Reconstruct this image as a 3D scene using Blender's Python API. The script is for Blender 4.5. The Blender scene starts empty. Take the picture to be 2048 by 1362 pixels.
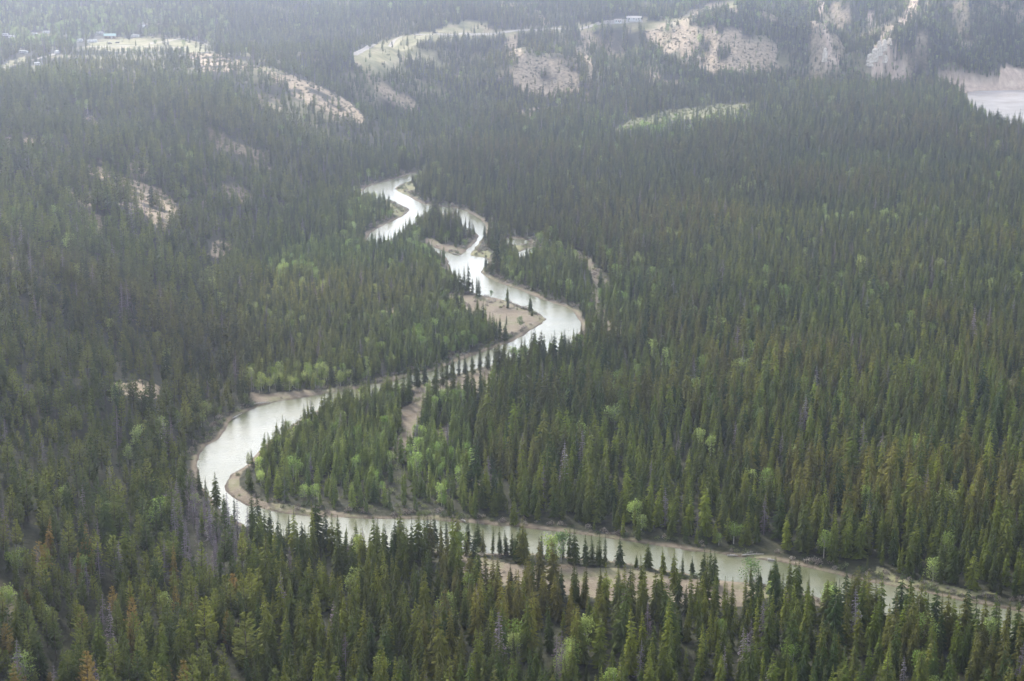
import bpy, math, random
import numpy as np

# ------------------------------------------------------------------ scene, camera, light
SC = bpy.context.scene
COL = SC.collection
rng = np.random.default_rng(11)
random.seed(11)

CAM_H = 227.0
PITCH = math.radians(14.0)
F = 3862.0                      # focal length in pixels of a 2048 wide frame
cam_d = bpy.data.cameras.new("camera")
cam = bpy.data.objects.new("camera", cam_d)
COL.objects.link(cam)
cam.location = (0, 0, CAM_H)
cam.rotation_euler = (math.pi / 2 - PITCH, 0, 0)
cam_d.sensor_width = 36.0
cam_d.lens = F / 2048.0 * 36.0
cam_d.clip_start = 1.0
cam_d.clip_end = 20000.0
SC.camera = cam

SUN_EL, SUN_AZ = 36.0, -26.0     # degrees; azimuth from straight ahead (+Y), positive to the right
world = bpy.data.worlds.new("World")
SC.world = world
world.use_nodes = True
wn = world.node_tree
wn.nodes.clear()
sky = wn.nodes.new("ShaderNodeTexSky")
sky.sky_type = 'NISHITA'
sky.sun_disc = False
sky.sun_elevation = math.radians(SUN_EL)
sky.sun_rotation = math.radians(SUN_AZ)
sky.altitude = 1400
sky.air_density = 1.0
sky.dust_density = 5.0
sky.ozone_density = 1.0
# overcast: the sky is veiled by a pale, uneven cloud sheet
hs = wn.nodes.new("ShaderNodeHueSaturation"); hs.inputs['Saturation'].default_value = 0.45
tcw = wn.nodes.new("ShaderNodeTexCoord")
cn = wn.nodes.new("ShaderNodeTexNoise"); cn.inputs['Scale'].default_value = 3.5; cn.inputs['Detail'].default_value = 4
cr = wn.nodes.new("ShaderNodeMapRange"); cr.inputs[1].default_value = .35; cr.inputs[2].default_value = .65
cr.inputs[3].default_value = .8; cr.inputs[4].default_value = 1.55
mulw = wn.nodes.new("ShaderNodeVectorMath"); mulw.operation = 'SCALE'
bg = wn.nodes.new("ShaderNodeBackground"); bg.inputs['Strength'].default_value = 0.125
wo = wn.nodes.new("ShaderNodeOutputWorld")
L = wn.links.new
L(sky.outputs[0], hs.inputs['Color']); L(tcw.outputs['Generated'], cn.inputs['Vector'])
L(cn.outputs['Fac'], cr.inputs[0]); L(hs.outputs[0], mulw.inputs[0]); L(cr.outputs[0], mulw.inputs['Scale'])
L(mulw.outputs[0], bg.inputs['Color']); L(bg.outputs[0], wo.inputs[0])

sun_d = bpy.data.lights.new("sun", 'SUN')
sun_d.energy = 1.5
sun_d.angle = math.radians(10)
sun_d.color = (1.0, 0.95, 0.88)
sun = bpy.data.objects.new("sun", sun_d)
COL.objects.link(sun)
sun.location = (0, 0, 600)
# lamp looks down its -Z; sun sits at azimuth SUN_AZ from +Y
sun.rotation_euler = (math.radians(90 - SUN_EL), 0, math.radians(180 - SUN_AZ))

SC.view_settings.view_transform = 'Standard'
SC.view_settings.look = 'None'
SC.view_settings.exposure = 1.85
SC.view_settings.gamma = 1
SC.render.filter_size = 1.7
cy = SC.cycles
cy.max_bounces = 5; cy.diffuse_bounces = 3; cy.glossy_bounces = 2; cy.transmission_bounces = 2
cy.transparent_max_bounces = 4; cy.volume_bounces = 0
cy.use_adaptive_sampling = True
cy.adaptive_threshold = 0.02
cy.sample_clamp_indirect = 4.0
HAZE_K = 0.000185

# ------------------------------------------------------------------ helpers
FWD = np.array([0, math.cos(PITCH), -math.sin(PITCH)])
UPV = np.array([0, math.sin(PITCH), math.cos(PITCH)])

def project(X, Y, Z):
    zc = Y * FWD[1] + (Z - CAM_H) * FWD[2]
    yc = Y * UPV[1] + (Z - CAM_H) * UPV[2]
    return 1024 + F * X / zc, 681 - F * yc / zc

def ground_at(px, py, z=0.0):
    """where the sight line of a photo pixel meets height z"""
    u = (np.asarray(px, float) - 1024) / F
    v = (681 - np.asarray(py, float)) / F
    dy = FWD[1] + v * UPV[1]
    dz = FWD[2] + v * UPV[2]
    t = (z - CAM_H) / dz
    return u * t, dy * t

def lattice(ix, iy, seed):
    h = (ix.astype(np.int64) * 374761393 + iy.astype(np.int64) * 668265263 + seed * 974634777) & 0xffffffff
    h = ((h ^ (h >> 13)) * 1274126177) & 0xffffffff
    return ((h ^ (h >> 16)) & 0xffff) / 65535.0

def vnoise(x, y, seed=0):
    x = np.asarray(x, float); y = np.asarray(y, float)
    ix = np.floor(x); iy = np.floor(y)
    fx = x - ix; fy = y - iy
    fx = fx * fx * (3 - 2 * fx); fy = fy * fy * (3 - 2 * fy)
    a = lattice(ix, iy, seed); b = lattice(ix + 1, iy, seed)
    c = lattice(ix, iy + 1, seed); d = lattice(ix + 1, iy + 1, seed)
    return a + (b - a) * fx + (c - a) * fy + (a - b - c + d) * fx * fy

def fbm(x, y, scale, seed=0, octv=4):
    s = 0; amp = .5; tot = 0
    for o in range(octv):
        s = s + amp * vnoise(x / scale, y / scale, seed + o * 17); tot += amp
        amp *= .5; scale *= .5
    return s / tot

def smooth(e0, e1, x):
    t = np.clip((x - e0) / (e1 - e0), 0, 1)
    return t * t * (3 - 2 * t)

def chaikin(P, n=2):
    P = np.asarray(P, float)
    for _ in range(n):
        Q = np.roll(P, -1, 0)
        P = np.stack([.75 * P + .25 * Q, .25 * P + .75 * Q], 1).reshape(-1, 2)
    return P

def inside(poly, X, Y):
    poly = np.asarray(poly, float)
    res = np.zeros(X.shape, bool)
    m = (X >= poly[:, 0].min()) & (X <= poly[:, 0].max()) & (Y >= poly[:, 1].min()) & (Y <= poly[:, 1].max())
    if not m.any():
        return res
    x = X[m]; y = Y[m]; r = np.zeros(x.shape, bool)
    n = len(poly)
    for i in range(n):
        x0, y0 = poly[i]; x1, y1 = poly[(i + 1) % n]
        if y0 == y1:
            continue
        c = ((y0 > y) != (y1 > y)) & (x < (x1 - x0) * (y - y0) / (y1 - y0) + x0)
        r ^= c
    res[m] = r
    return res

def sdf(poly, X, Y, pad=60.0):
    """signed distance in metres, negative inside; 'pad' beyond the polygon's box"""
    poly = np.asarray(poly, float)
    out = np.full(X.shape, pad)
    m = (X > poly[:, 0].min() - pad) & (X < poly[:, 0].max() + pad) & (Y > poly[:, 1].min() - pad) & (Y < poly[:, 1].max() + pad)
    if not m.any():
        return out
    x = X[m]; y = Y[m]
    best = np.full(x.shape, 1e18)
    n = len(poly)
    for i in range(n):
        a = poly[i]; b = poly[(i + 1) % n]
        d = b - a; dd = d @ d
        if dd < 1e-9:
            continue
        t = np.clip(((x - a[0]) * d[0] + (y - a[1]) * d[1]) / dd, 0, 1)
        q = (x - a[0] - t * d[0]) ** 2 + (y - a[1] - t * d[1]) ** 2
        np.minimum(best, q, out=best)
    s = np.sqrt(best)
    s[inside(poly, x, y)] *= -1
    out[m] = np.minimum(s, pad)
    return out

# ------------------------------------------------------------------ water outlines, traced on the level valley floor
LOWER = [(1019, 686), (933, 715), (862, 744), (819, 752), (784, 764), (740, 771), (714, 778), (644, 789), (597, 797), (542, 805),
         (495, 822), (468, 836), (456, 848), (446, 868), (435, 882), (410, 893), (398, 914), (394, 938), (402, 968), (425, 1005),
         (465, 1040), (530, 1066), (620, 1086), (760, 1096), (900, 1102), (960, 1107), (1069, 1106), (1150, 1116), (1240, 1122),
         (1281, 1132), (1325, 1139), (1383, 1147), (1407, 1158), (1480, 1163), (1540, 1170), (1640, 1197), (1740, 1222), (1870, 1252),
         (2010, 1287), (2300, 1350), (2500, 1380), (2500, 1300), (2200, 1245), (2060, 1227), (2010, 1217), (1942, 1205), (1875, 1192), (1807, 1176), (1739, 1166), (1671, 1149),
         (1603, 1134), (1549, 1122), (1502, 1117), (1434, 1107), (1366, 1100), (1281, 1086), (1226, 1079), (1144, 1067), (1096, 1062),
         (1042, 1055), (997, 1052), (939, 1046), (847, 1039), (761, 1037), (690, 1037), (612, 1033), (530, 1020), (487, 1010),
         (458, 990), (449, 971), (458, 953), (478, 940), (497, 928), (505, 912), (530, 890), (560, 868), (600, 838), (640, 817),
         (680, 808), (720, 799), (784, 785), (820, 772), (862, 762), (900, 752), (940, 740), (990, 728), (1040, 715), (1090, 712), (1123, 703),
         (1150, 682), (1160, 663), (1162, 647), (1155, 636), (1147, 622), (1123, 612), (1100, 605), (1065, 591), (1026, 575),
         (987, 562), (963, 549), (960, 540), (971, 532), (980, 519), (960, 514), (940, 512), (946, 500), (958, 485), (966, 473),
         (974, 457), (968, 445), (954, 434), (934, 423), (911, 416), (880, 413), (848, 410), (829, 400), (817, 393), (794, 383),
         (788, 375), (801, 369), (823, 361), (832, 354), (838, 346), (820, 347), (809, 352), (778, 362), (739, 371), (720, 385), (725, 394), (739, 398), (782, 401),
         (798, 408), (821, 418), (817, 424), (803, 434), (784, 443), (759, 455), (741, 465), (735, 477), (735, 492), (755, 498), (774, 488), (788, 474),
         (817, 455), (838, 441), (850, 432), (880, 427), (912, 427), (921, 438), (930, 457), (948, 462), (959, 471), (954, 481), (944, 491), (930, 505),
         (917, 512), (891, 503), (866, 495), (848, 490), (846, 495), (866, 502), (893, 512), (897, 519), (897, 530), (912, 558), (930, 575), (948, 585),
         (966, 592), (985, 595), (1005, 598), (1025, 605), (1045, 612), (1065, 620), (1085, 631), (1093, 638), (1086, 646), (1070, 656),
         (1050, 668), (1035, 678)]
POND1 = [(1008, 475), (1040, 478), (1063, 482), (1058, 488), (1038, 491), (1016, 488), (1009, 482)]
POND2 = [(1024, 512), (1040, 503), (1056, 496), (1064, 498), (1066, 508), (1056, 514), (1036, 514), (1024, 518)]
FAR = [(1926, 186), (1960, 181.5), (2060, 180), (2500, 181), (2500, 330), (2100, 275), (2048, 262), (2005, 247), (1965, 228), (1935, 208)]

def to_ground(poly, n=2):
    P = chaikin(poly, n)
    x, y = ground_at(P[:, 0], P[:, 1], 0)
    return np.stack([x, y], 1)

WATERS = [to_ground(LOWER), to_ground(POND1), to_ground(POND2)]
FARW = to_ground(FAR)
FLOOR = [(900, 1900), (120, 1500), (250, 1250), (340, 1120), (365, 1000), (372, 900), (420, 810), (455, 730), (430, 640), (450, 560), (520, 480),
         (610, 430), (690, 375), (760, 338), (850, 312), (950, 280), (1050, 262), (1200, 243), (1350, 217), (1500, 197), (1600, 184.5),
         (1700, 179), (1800, 178), (1900, 180), (2048, 179.5), (2700, 179), (2700, 1900)]
fx, fy = ground_at([p[0] for p in FLOOR], [p[1] for p in FLOOR], 0)
FLOORW = np.stack([fx, fy], 1)

# hills: photo pixel + height of the ground there
CTRL = [(0, 1362, 8), (-300, 1362, 16), (0, 1100, 15), (-300, 1000, 28), (150, 1000, 10), (0, 900, 22), (200, 870, 13), (-300, 700, 45), (0, 700, 32), (250, 790, 19),
        (330, 800, 8), (250, 600, 27), (0, 500, 42), (360, 560, 12), (250, 420, 36), (340, 430, 26), (420, 450, 13), (100, 380, 42), (0, 300, 50), (200, 250, 48), (350, 320, 40), (450, 330, 26),
        (400, 235, 45), (550, 300, 24), (500, 220, 38), (620, 290, 13), (620, 240, 22), (-400, 300, 60), (-400, 100, 60), (700, 300, 4), (725, 240, 8), (703, 208, 22), (640, 178, 35), (570, 150, 46), (490, 128, 50),
        (420, 104, 52), (300, 95, 52), (0, 130, 52), (300, 60, 52), (0, 60, 55), (200, 100, 52), (600, 140, 26), (650, 100, 30), (600, 60, 45), (650, 128, 20), (500, 90, 42), (685, 165, 11), (740, 232, 3),
        (600, 10, 66), (200, 10, 70), (0, 0, 75), (900, 10, 72), (1200, 5, 76), (-400, 0, 80),
        (708, 110, 50), (740, 147, 36), (790, 180, 21), (835, 212, 6), (760, 90, 51), (850, 72, 51), (930, 64, 51), (1000, 62, 51), (1090, 58, 51),
        (800, 122, 36), (860, 105, 39), (940, 90, 40), (880, 140, 24), (930, 140, 21), (900, 205, 5), (1030, 93, 48), (1105, 125, 35), (1160, 163, 18), (1200, 195, 7), (1080, 178, 13),
        (1000, 150, 18), (1000, 205, 5), (1180, 50, 52), (1250, 110, 27), (1280, 38, 54), (1350, 50, 57), (1420, 35, 62), (1480, 5, 80),
        (1400, 110, 32), (1320, 75, 44), (1400, 165, 11), (1280, 170, 10), (1500, 75, 48), (1560, 110, 30), (1590, 140, 16), (1540, 30, 66), (1620, 100, 24), (1560, 165, 9),
        (1700, 125, 22), (1700, 60, 46), (1700, 0, 76), (1645, 20, 76), (1655, 70, 50), (1662, 118, 28), (1738, 128, 25), (1758, 80, 48), (1800, 40, 68), (1826, 2, 86), (1760, 20, 64), (1800, 150, 11), (1860, 90, 38), (1860, 30, 66),
        (1870, 148, 16), (1900, 134, 23), (1950, 150, 17), (2010, 138, 22), (2048, 133, 24), (2300, 133, 24), (1950, 60, 54), (2048, 50, 58), (1950, 0, 84), (2300, 0, 84), (2300, 60, 56)]
cw = []
for (px, py, z) in CTRL:
    x, y = ground_at(px, py, z)
    cw.append((float(x), float(y), z))
for x, y, z in [(-1000, 3000, 105), (-400, 3000, 100), (200, 3000, 110), (800, 3000, 190), (1400, 2600, 190), (600, 2500, 150), (900, 2300, 130), (-1500, 4200, 215), (0, 4200, 215), (1500, 4200, 235),
                (-1800, 5600, 245), (0, 5600, 245), (1800, 5600, 245), (-700, 700, 60), (-900, 1500, 75), (-500, 300, 30), (0, 2500, 82), (-700, 2400, 78)]:
    cw.append((x, y, z))
for i in range(0, len(FLOORW), 1):
    cw.append((FLOORW[i, 0], FLOORW[i, 1], 0.0))
cw = np.array(cw)
RC = 25.0
def phi(r2): return np.sqrt(r2 + RC * RC)
A = phi((cw[:, None, 0] - cw[None, :, 0]) ** 2 + (cw[:, None, 1] - cw[None, :, 1]) ** 2)
RW = np.linalg.solve(A - np.eye(len(cw)) * 3.0, cw[:, 2])

def terrain(X, Y):
    X = np.asarray(X, float); Y = np.asarray(Y, float)
    sh = X.shape; X = X.ravel(); Y = Y.ravel()
    fd = sdf(FLOORW, X, Y, 90.0)                  # negative on the level floor
    Z = np.zeros_like(X)
    m = fd > -20
    x = X[m]; y = Y[m]
    h = np.zeros_like(x)
    for i in range(len(cw)):
        h += RW[i] * phi((x - cw[i, 0]) ** 2 + (y - cw[i, 1]) ** 2)
    h = np.maximum(h, 0)
    far = smooth(1500, 1900, y)
    gl = 1 - np.abs(2 * vnoise((x + .25 * y) / 46, y / 260, 5) - 1)           # ribs and gullies down the far slopes
    gl2 = 1 - np.abs(2 * vnoise((x - .3 * y) / 21, y / 120, 9) - 1)
    edge = smooth(0, 14, h) * (1 - smooth(150, 200, h))
    steep = smooth(3, 16, h) * (1 - smooth(44, 54, h)) * (1 - smooth(2050, 2200, y)) + smooth(60, 75, h) * smooth(350, 450, x) * (1 - smooth(2300, 2500, y))
    h = h + far * steep * ((gl - .5) * 7 + (gl2 - .5) * 3.5 + (fbm(x, y, 12, 15, 3) - .5) * 3 + (1 - np.abs(2 * vnoise((x + .2 * y) / 9, y / 70, 19) - 1) - .5) * 4 * smooth(200, 300, x))
    h = h + edge * (fbm(x, y, 130, 3) - .5) * 9 * (1 - far * .7) + smooth(0, 6, h) * (fbm(x, y, 22, 8) - .5) * 2.2
    h = np.clip(h, 0, 258)
    Z[m] = h * smooth(-2, 22, fd[m])
    # valley floor with low relief and carved channels
    low = .75 + (fbm(X, Y, 40, 21) - .5) * .8
    near = Y < 1600
    wd = np.full(X.shape, 60.0)
    for W in WATERS:
        k = near
        wd[k] = np.minimum(wd[k], sdf(W, X[k], Y[k]))
    k = Y > 1500
    wf = np.full(X.shape, 60.0)
    wf[k] = sdf(FARW, X[k], Y[k])
    wd = np.minimum(wd, wf)
    wob = wd + (vnoise(X / 5, Y / 5, 31) - .5) * 1.4
    bank = np.where(wob < 0, np.maximum(wob * .35, -2.2), np.minimum(wob * .22, 1.0) * (.55 + .45 * low))
    Z = np.where(wd < 60, np.minimum(np.maximum(Z, 0) + low, np.maximum(bank, -2.2) + Z * smooth(0, 18, wd)), Z + low)
    return Z.reshape(sh), wd.reshape(sh), fd.reshape(sh)

# ------------------------------------------------------------------ zones of the ground, as photo outlines laid on the ground
BAR = [
    [(900, 586), (950, 592), (990, 597), (1030, 606), (1068, 622), (1092, 638), (1075, 655), (1058, 662), (1010, 664), (960, 640), (920, 622), (895, 606)],
    [(450, 972), (458, 953), (478, 940), (497, 928), (490, 960), (500, 985), (560, 1010), (640, 1022), (760, 1032), (900, 1036), (930, 1046), (760, 1040), (600, 1036), (500, 1016)],
    [(862, 765), (900, 756), (950, 742), (995, 735), (1005, 760), (990, 790), (930, 795), (862, 800), (850, 782)],
    [(820, 770), (862, 765), (870, 800), (850, 830), (820, 880), (815, 915), (785, 915), (790, 870), (800, 830), (815, 800)],
    [(862, 858), (900, 858), (905, 885), (870, 890)],
    [(905, 1106), (1000, 1120), (1080, 1128), (1200, 1136), (1300, 1142), (1400, 1158), (1500, 1172), (1640, 1205), (1760, 1232), (1760, 1236), (1640, 1214), (1540, 1196), (1450, 1212), (1300, 1212), (1150, 1190), (1080, 1182), (1000, 1176), (915, 1162)],
    [(500, 785), (560, 785), (640, 780), (760, 766), (862, 738), (960, 700), (1020, 680), (1022, 690), (940, 718), (862, 748), (740, 776), (640, 794), (500, 812)],
    [(1030, 505), (1066, 500), (1060, 545), (1035, 530)],
    [(870, 425), (900, 428), (915, 445), (900, 452), (872, 440)],
    [(845, 482), (870, 478), (900, 490), (935, 508), (915, 520), (880, 515), (850, 500)],
]
TRACK = [
    [(1126, 497), (1165, 512), (1203, 540), (1215, 575), (1200, 600), (1215, 640), (1260, 680), (1235, 690), (1190, 640), (1175, 600), (1182, 560), (1160, 530), (1125, 512)],
    [(935, 930), (950, 985), (955, 1010), (945, 1010), (932, 960)],
]
GRASS = [
    [(822, 359), (830, 395), (806, 390), (788, 376), (800, 368)],
    [(739, 398), (782, 401), (800, 410), (819, 419), (805, 432), (785, 430), (780, 415), (745, 406)],
    [(1016, 492), (1060, 488), (1063, 494), (1040, 502), (1022, 508)],
    [(940, 500), (965, 498), (985, 505), (985, 514), (940, 511)],
    [(1225, 264), (1262, 239), (1330, 222), (1400, 213), (1440, 209), (1500, 206), (1504, 216), (1470, 229), (1400, 236), (1330, 243), (1262, 259)],
    [(1740, 1130), (1850, 1160), (1990, 1190), (1950, 1192), (1830, 1165), (1740, 1142)],
]
MEADOW = [   # grass of the terrace, seen from above
    [(178, 86), (240, 78), (300, 74), (350, 78), (418, 84), (420, 103), (385, 108), (330, 103), (240, 103), (185, 101)],
    [(10, 122), (52, 112), (58, 126), (15, 142)],
    [(0, 128), (20, 130), (16, 142), (0, 145)],
    [(1090, 55), (1180, 48), (1280, 36), (1340, 44), (1400, 18), (1480, -2), (1500, 4), (1440, 22), (1380, 46), (1320, 58), (1240, 60), (1100, 64)],
    [(868, 60), (905, 46), (930, 42), (975, 43), (985, 54), (960, 62), (900, 63)],
    [(706, 109), (760, 86), (830, 68), (900, 62), (980, 62), (1100, 56), (1180, 49), (1185, 53), (1100, 63), (1010, 72), (930, 78), (850, 82), (830, 92), (862, 108), (902, 132),
     (884, 140), (850, 128), (822, 118), (802, 124), (822, 148), (792, 146), (762, 152), (738, 150), (714, 130)],
]
BARE = [
    [(372, 106), (430, 108), (490, 123), (560, 146), (600, 157), (650, 178), (705, 206), (728, 238), (716, 246), (662, 234), (604, 204), (568, 172), (520, 150), (470, 142), (400, 142)],
    [(706, 112), (742, 146), (790, 178), (840, 214), (826, 222), (786, 215), (756, 186), (740, 160), (718, 140)],
    [(1015, 84), (1034, 94), (1084, 112), (1114, 130), (1154, 150), (1166, 178), (1130, 190), (1064, 192), (1030, 168), (1018, 142), (1036, 122), (1000, 96)],
    [(1285, 58), (1366, 52), (1430, 56), (1500, 60), (1542, 84), (1584, 122), (1588, 144), (1500, 150), (1420, 146), (1366, 130), (1330, 110), (1300, 90)],
    [(1450, 10), (1478, 24), (1476, 40), (1462, 34)], [(1366, 36), (1420, 14), (1430, 18), (1400, 34), (1372, 44)],
    [(1140, 105), (1160, 92), (1190, 130), (1185, 165), (1170, 130)],
    [(1030, 218), (1080, 214), (1110, 218), (1060, 232), (1025, 232)],
]
PATCH = [
    [(160, 238), (200, 230), (220, 262), (200, 270), (165, 262)],
    [(140, 345), (200, 335), (250, 355), (310, 370), (345, 400), (350, 430), (330, 470), (310, 455), (280, 420), (220, 405), (160, 415), (128, 380)],
    [(395, 210), (415, 214), (438, 236), (420, 232)], [(350, 188), (372, 192), (372, 204), (352, 198)], [(385, 165), (402, 168), (400, 178)],
    [(515, 205), (560, 215), (590, 245), (560, 238)], [(580, 240), (600, 250), (596, 262)],
    [(232, 770), (275, 760), (318, 774), (305, 795), (260, 800), (232, 795)],
    [(300, 325), (330, 330), (325, 345)], [(430, 480), (470, 490), (450, 520), (425, 510)], [(0, 500), (30, 500), (20, 540), (0, 540)],
    [(250, 165), (300, 170), (290, 190), (255, 185)], [(0, 270), (25, 275), (25, 300), (0, 300)], [(40, 275), (90, 278), (85, 300), (40, 300)],
    [(590, 570), (640, 572), (630, 610), (600, 600)], [(760, 610), (800, 615), (790, 650), (760, 640)],
    [(1990, 760), (2048, 755), (2048, 810), (2005, 805)],
]
ROCK = [
    [(1625, -30), (1648, -30), (1645, 10), (1656, 50), (1664, 92), (1656, 108), (1646, 70), (1636, 20)],
    [(1642, 100), (1658, 98), (1662, 114), (1690, 126), (1700, 138), (1680, 146), (1662, 140), (1648, 128)],
    [(1806, -40), (1842, -40), (1840, 12), (1826, 32), (1800, 52), (1782, 78), (1795, 95), (1806, 118), (1816, 150), (1800, 172), (1760, 162), (1735, 152), (1730, 122), (1748, 90), (1775, 62), (1808, 32), (1818, 10)],
    [(1736, 20), (1750, 20), (1748, 55), (1738, 40)],
    [(1855, 140), (1880, 130), (1905, 130), (1925, 146), (1952, 152), (1990, 148), (2012, 134), (2100, 128), (2500, 128), (2500, 184), (1930, 186), (1880, 180), (1858, 160)],
]
YOUNG = [
    [(505, 600), (560, 520), (640, 490), (740, 480), (840, 440), (905, 500), (935, 575), (900, 610), (960, 650), (1015, 672), (940, 705), (860, 733), (760, 760), (640, 772), (500, 775), (470, 700)],
    [(495, 925), (600, 835), (680, 808), (790, 790), (870, 800), (930, 790), (935, 900), (950, 1040), (760, 1034), (600, 1020), (500, 980)],
    [(690, 400), (800, 410), (800, 440), (740, 470), (690, 470)], [(985, 520), (1060, 500), (1160, 540), (1190, 600), (1170, 650), (1120, 605), (1000, 555)],
    [(1180, 560), (1260, 620), (1290, 680), (1230, 700), (1170, 650)],
    [(1225, 262), (1262, 240), (1400, 214), (1500, 205), (1505, 225), (1480, 250), (1300, 268)],
]

# ------------------------------------------------------------------ ground sheet (grid fanning out from below the viewpoint)
NC, NR = 900, 900
AZ = np.concatenate([np.linspace(-.85, -.31, 76)[:-1], np.linspace(-.31, .31, 750), np.linspace(.31, .85, 76)[1:]])
inc = np.linspace(math.atan(CAM_H / 360.0), math.atan(CAM_H / 2300.0), NR - 90)
DD = np.concatenate([CAM_H / np.tan(inc), np.geomspace(2300, 6200, 91)[1:]])
GA, GD = np.meshgrid(AZ, DD)
GX = GA * GD; GY = GD
GZ, GW, GF = terrain(GX, GY)

def z_of(x, y):
    """height of the ground sheet"""
    x = np.asarray(x, float); y = np.asarray(y, float)
    j = np.clip(np.interp(x / y, AZ, np.arange(NC)), 0, NC - 1.001)
    i = np.clip(np.interp(y, DD, np.arange(NR)), 0, NR - 1.001)
    i0 = i.astype(int); j0 = j.astype(int); a = i - i0; b = j - j0
    return (GZ[i0, j0] * (1 - a) * (1 - b) + GZ[i0 + 1, j0] * a * (1 - b) + GZ[i0, j0 + 1] * (1 - a) * b + GZ[i0 + 1, j0 + 1] * a * b)

def hit(px, py):
    """first ground point under a photo pixel"""
    u = (px - 1024) / F; v = (681 - py) / F
    dy = FWD[1] + v * UPV[1]; dz = FWD[2] + v * UPV[2]
    ys = np.arange(420, 6000, 1.0)
    t = ys / dy
    h = CAM_H + dz * t
    g = z_of(u * t, ys)
    k = np.argmax(g >= h)
    if g[k] < h[k]:
        k = len(ys) - 1
    return float(u * t[k]), float(ys[k]), float(g[k])

PX, PY = project(GX, GY, GZ)
wobx = (vnoise(GX / 9, GY / 14, 41) - .5); woby = (vnoise(GX / 9, GY / 14, 47) - .5)
# a zone outline is ragged by a few metres
sc = F / np.maximum(GD, 1)
QX = PX + wobx * sc * 7; QY = PY + woby * sc * 7 * .25
def zone(polys, X=None, Y=None):
    X = QX if X is None else X; Y = QY if Y is None else Y
    m = np.zeros(X.shape, bool)
    for p in polys:
        m |= inside(p, X, Y)
    return m
frontal = GD < 2300
m_bar = zone(BAR) & frontal; m_grass = zone(GRASS) & frontal; m_mead = zone(MEADOW) & frontal & (GF > 0)
m_bare = zone(BARE) & frontal; m_rock = zone(ROCK) & (GD < 2350) & (GF > -25); m_patch = zone(PATCH) & frontal
m_track = zone(TRACK)

def grid_mesh(name, keep=None, Z=None, attrs=None):
    idx = np.arange(NR * NC).reshape(NR, NC)
    q = np.stack([idx[:-1, :-1], idx[:-1, 1:], idx[1:, 1:], idx[1:, :-1]], -1).reshape(-1, 4)
    if keep is not None:
        kk = keep[:-1, :-1] | keep[:-1, 1:] | keep[1:, 1:] | keep[1:, :-1]
        q = q[kk.ravel()]
    used, inv = np.unique(q, return_inverse=True)
    inv = inv.reshape(q.shape)
    V = np.stack([GX.ravel(), GY.ravel(), (GZ if Z is None else Z).ravel()], 1)[used]
    me = bpy.data.meshes.new(name)
    me.vertices.add(len(V)); me.vertices.foreach_set("co", V.astype(np.float32).ravel())
    me.loops.add(inv.size); me.loops.foreach_set("vertex_index", inv.astype(np.int32).ravel())
    me.polygons.add(len(inv)); me.polygons.foreach_set("loop_start", np.arange(0, inv.size, 4, dtype=np.int32))
    try: me.polygons.foreach_set("loop_total", np.full(len(inv), 4, np.int32))
    except Exception: pass
    me.update(calc_edges=True)
    me.polygons.foreach_set("use_smooth", np.ones(len(inv), bool))
    for k, a in (attrs or {}).items():
        at = me.attributes.new(k, 'FLOAT', 'POINT')
        at.data.foreach_set("value", a.ravel()[used].astype(np.float32))
    ob = bpy.data.objects.new(name, me)
    COL.objects.link(ob)
    return ob

def new_mat(name):
    m = bpy.data.materials.new(name); m.use_nodes = True
    nt = m.node_tree; nt.nodes.clear()
    out = nt.nodes.new("ShaderNodeOutputMaterial"); b = nt.nodes.new("ShaderNodeBsdfPrincipled")
    nt.links.new(b.outputs[0], out.inputs[0])
    b.inputs['Roughness'].default_value = .9
    b.inputs['Specular IOR Level'].default_value = .15
    return m, nt, b

def noise(nt, scale, detail=4, src='pos', rough=.55, stretch=None):
    g = nt.nodes.new("ShaderNodeNewGeometry") if src == 'pos' else nt.nodes.new("ShaderNodeTexCoord")
    o = g.outputs['Position'] if src == 'pos' else g.outputs['Object']
    n = nt.nodes.new("ShaderNodeTexNoise"); n.inputs['Scale'].default_value = scale
    n.inputs['Detail'].default_value = detail; n.inputs['Roughness'].default_value = rough
    if stretch:
        mp = nt.nodes.new("ShaderNodeMapping"); mp.inputs['Scale'].default_value = stretch
        nt.links.new(o, mp.inputs[0]); o = mp.outputs[0]
    nt.links.new(o, n.inputs['Vector'])
    return n.outputs['Fac']

def ramp(nt, fac, stops):
    r = nt.nodes.new("ShaderNodeValToRGB")
    el = r.color_ramp.elements
    while len(el) < len(stops): el.new(.5)
    for e, (p, c) in zip(el, stops):
        e.position = p; e.color = (*c, 1)
    nt.links.new(fac, r.inputs[0])
    return r.outputs[0]

def mix(nt, fac, a, b):
    m = nt.nodes.new("ShaderNodeMix"); m.data_type = 'RGBA'
    (nt.links.new(fac, m.inputs[0]) if not isinstance(fac, float) else setattr(m.inputs[0], 'default_value', fac))
    for s, v in ((6, a), (7, b)):
        if isinstance(v, tuple): m.inputs[s].default_value = (*v, 1)
        else: nt.links.new(v, m.inputs[s])
    return m.outputs[2]

def attr(nt, name, t='GEOMETRY'):
    a = nt.nodes.new("ShaderNodeAttribute"); a.attribute_name = name; a.attribute_type = t
    return a

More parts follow.
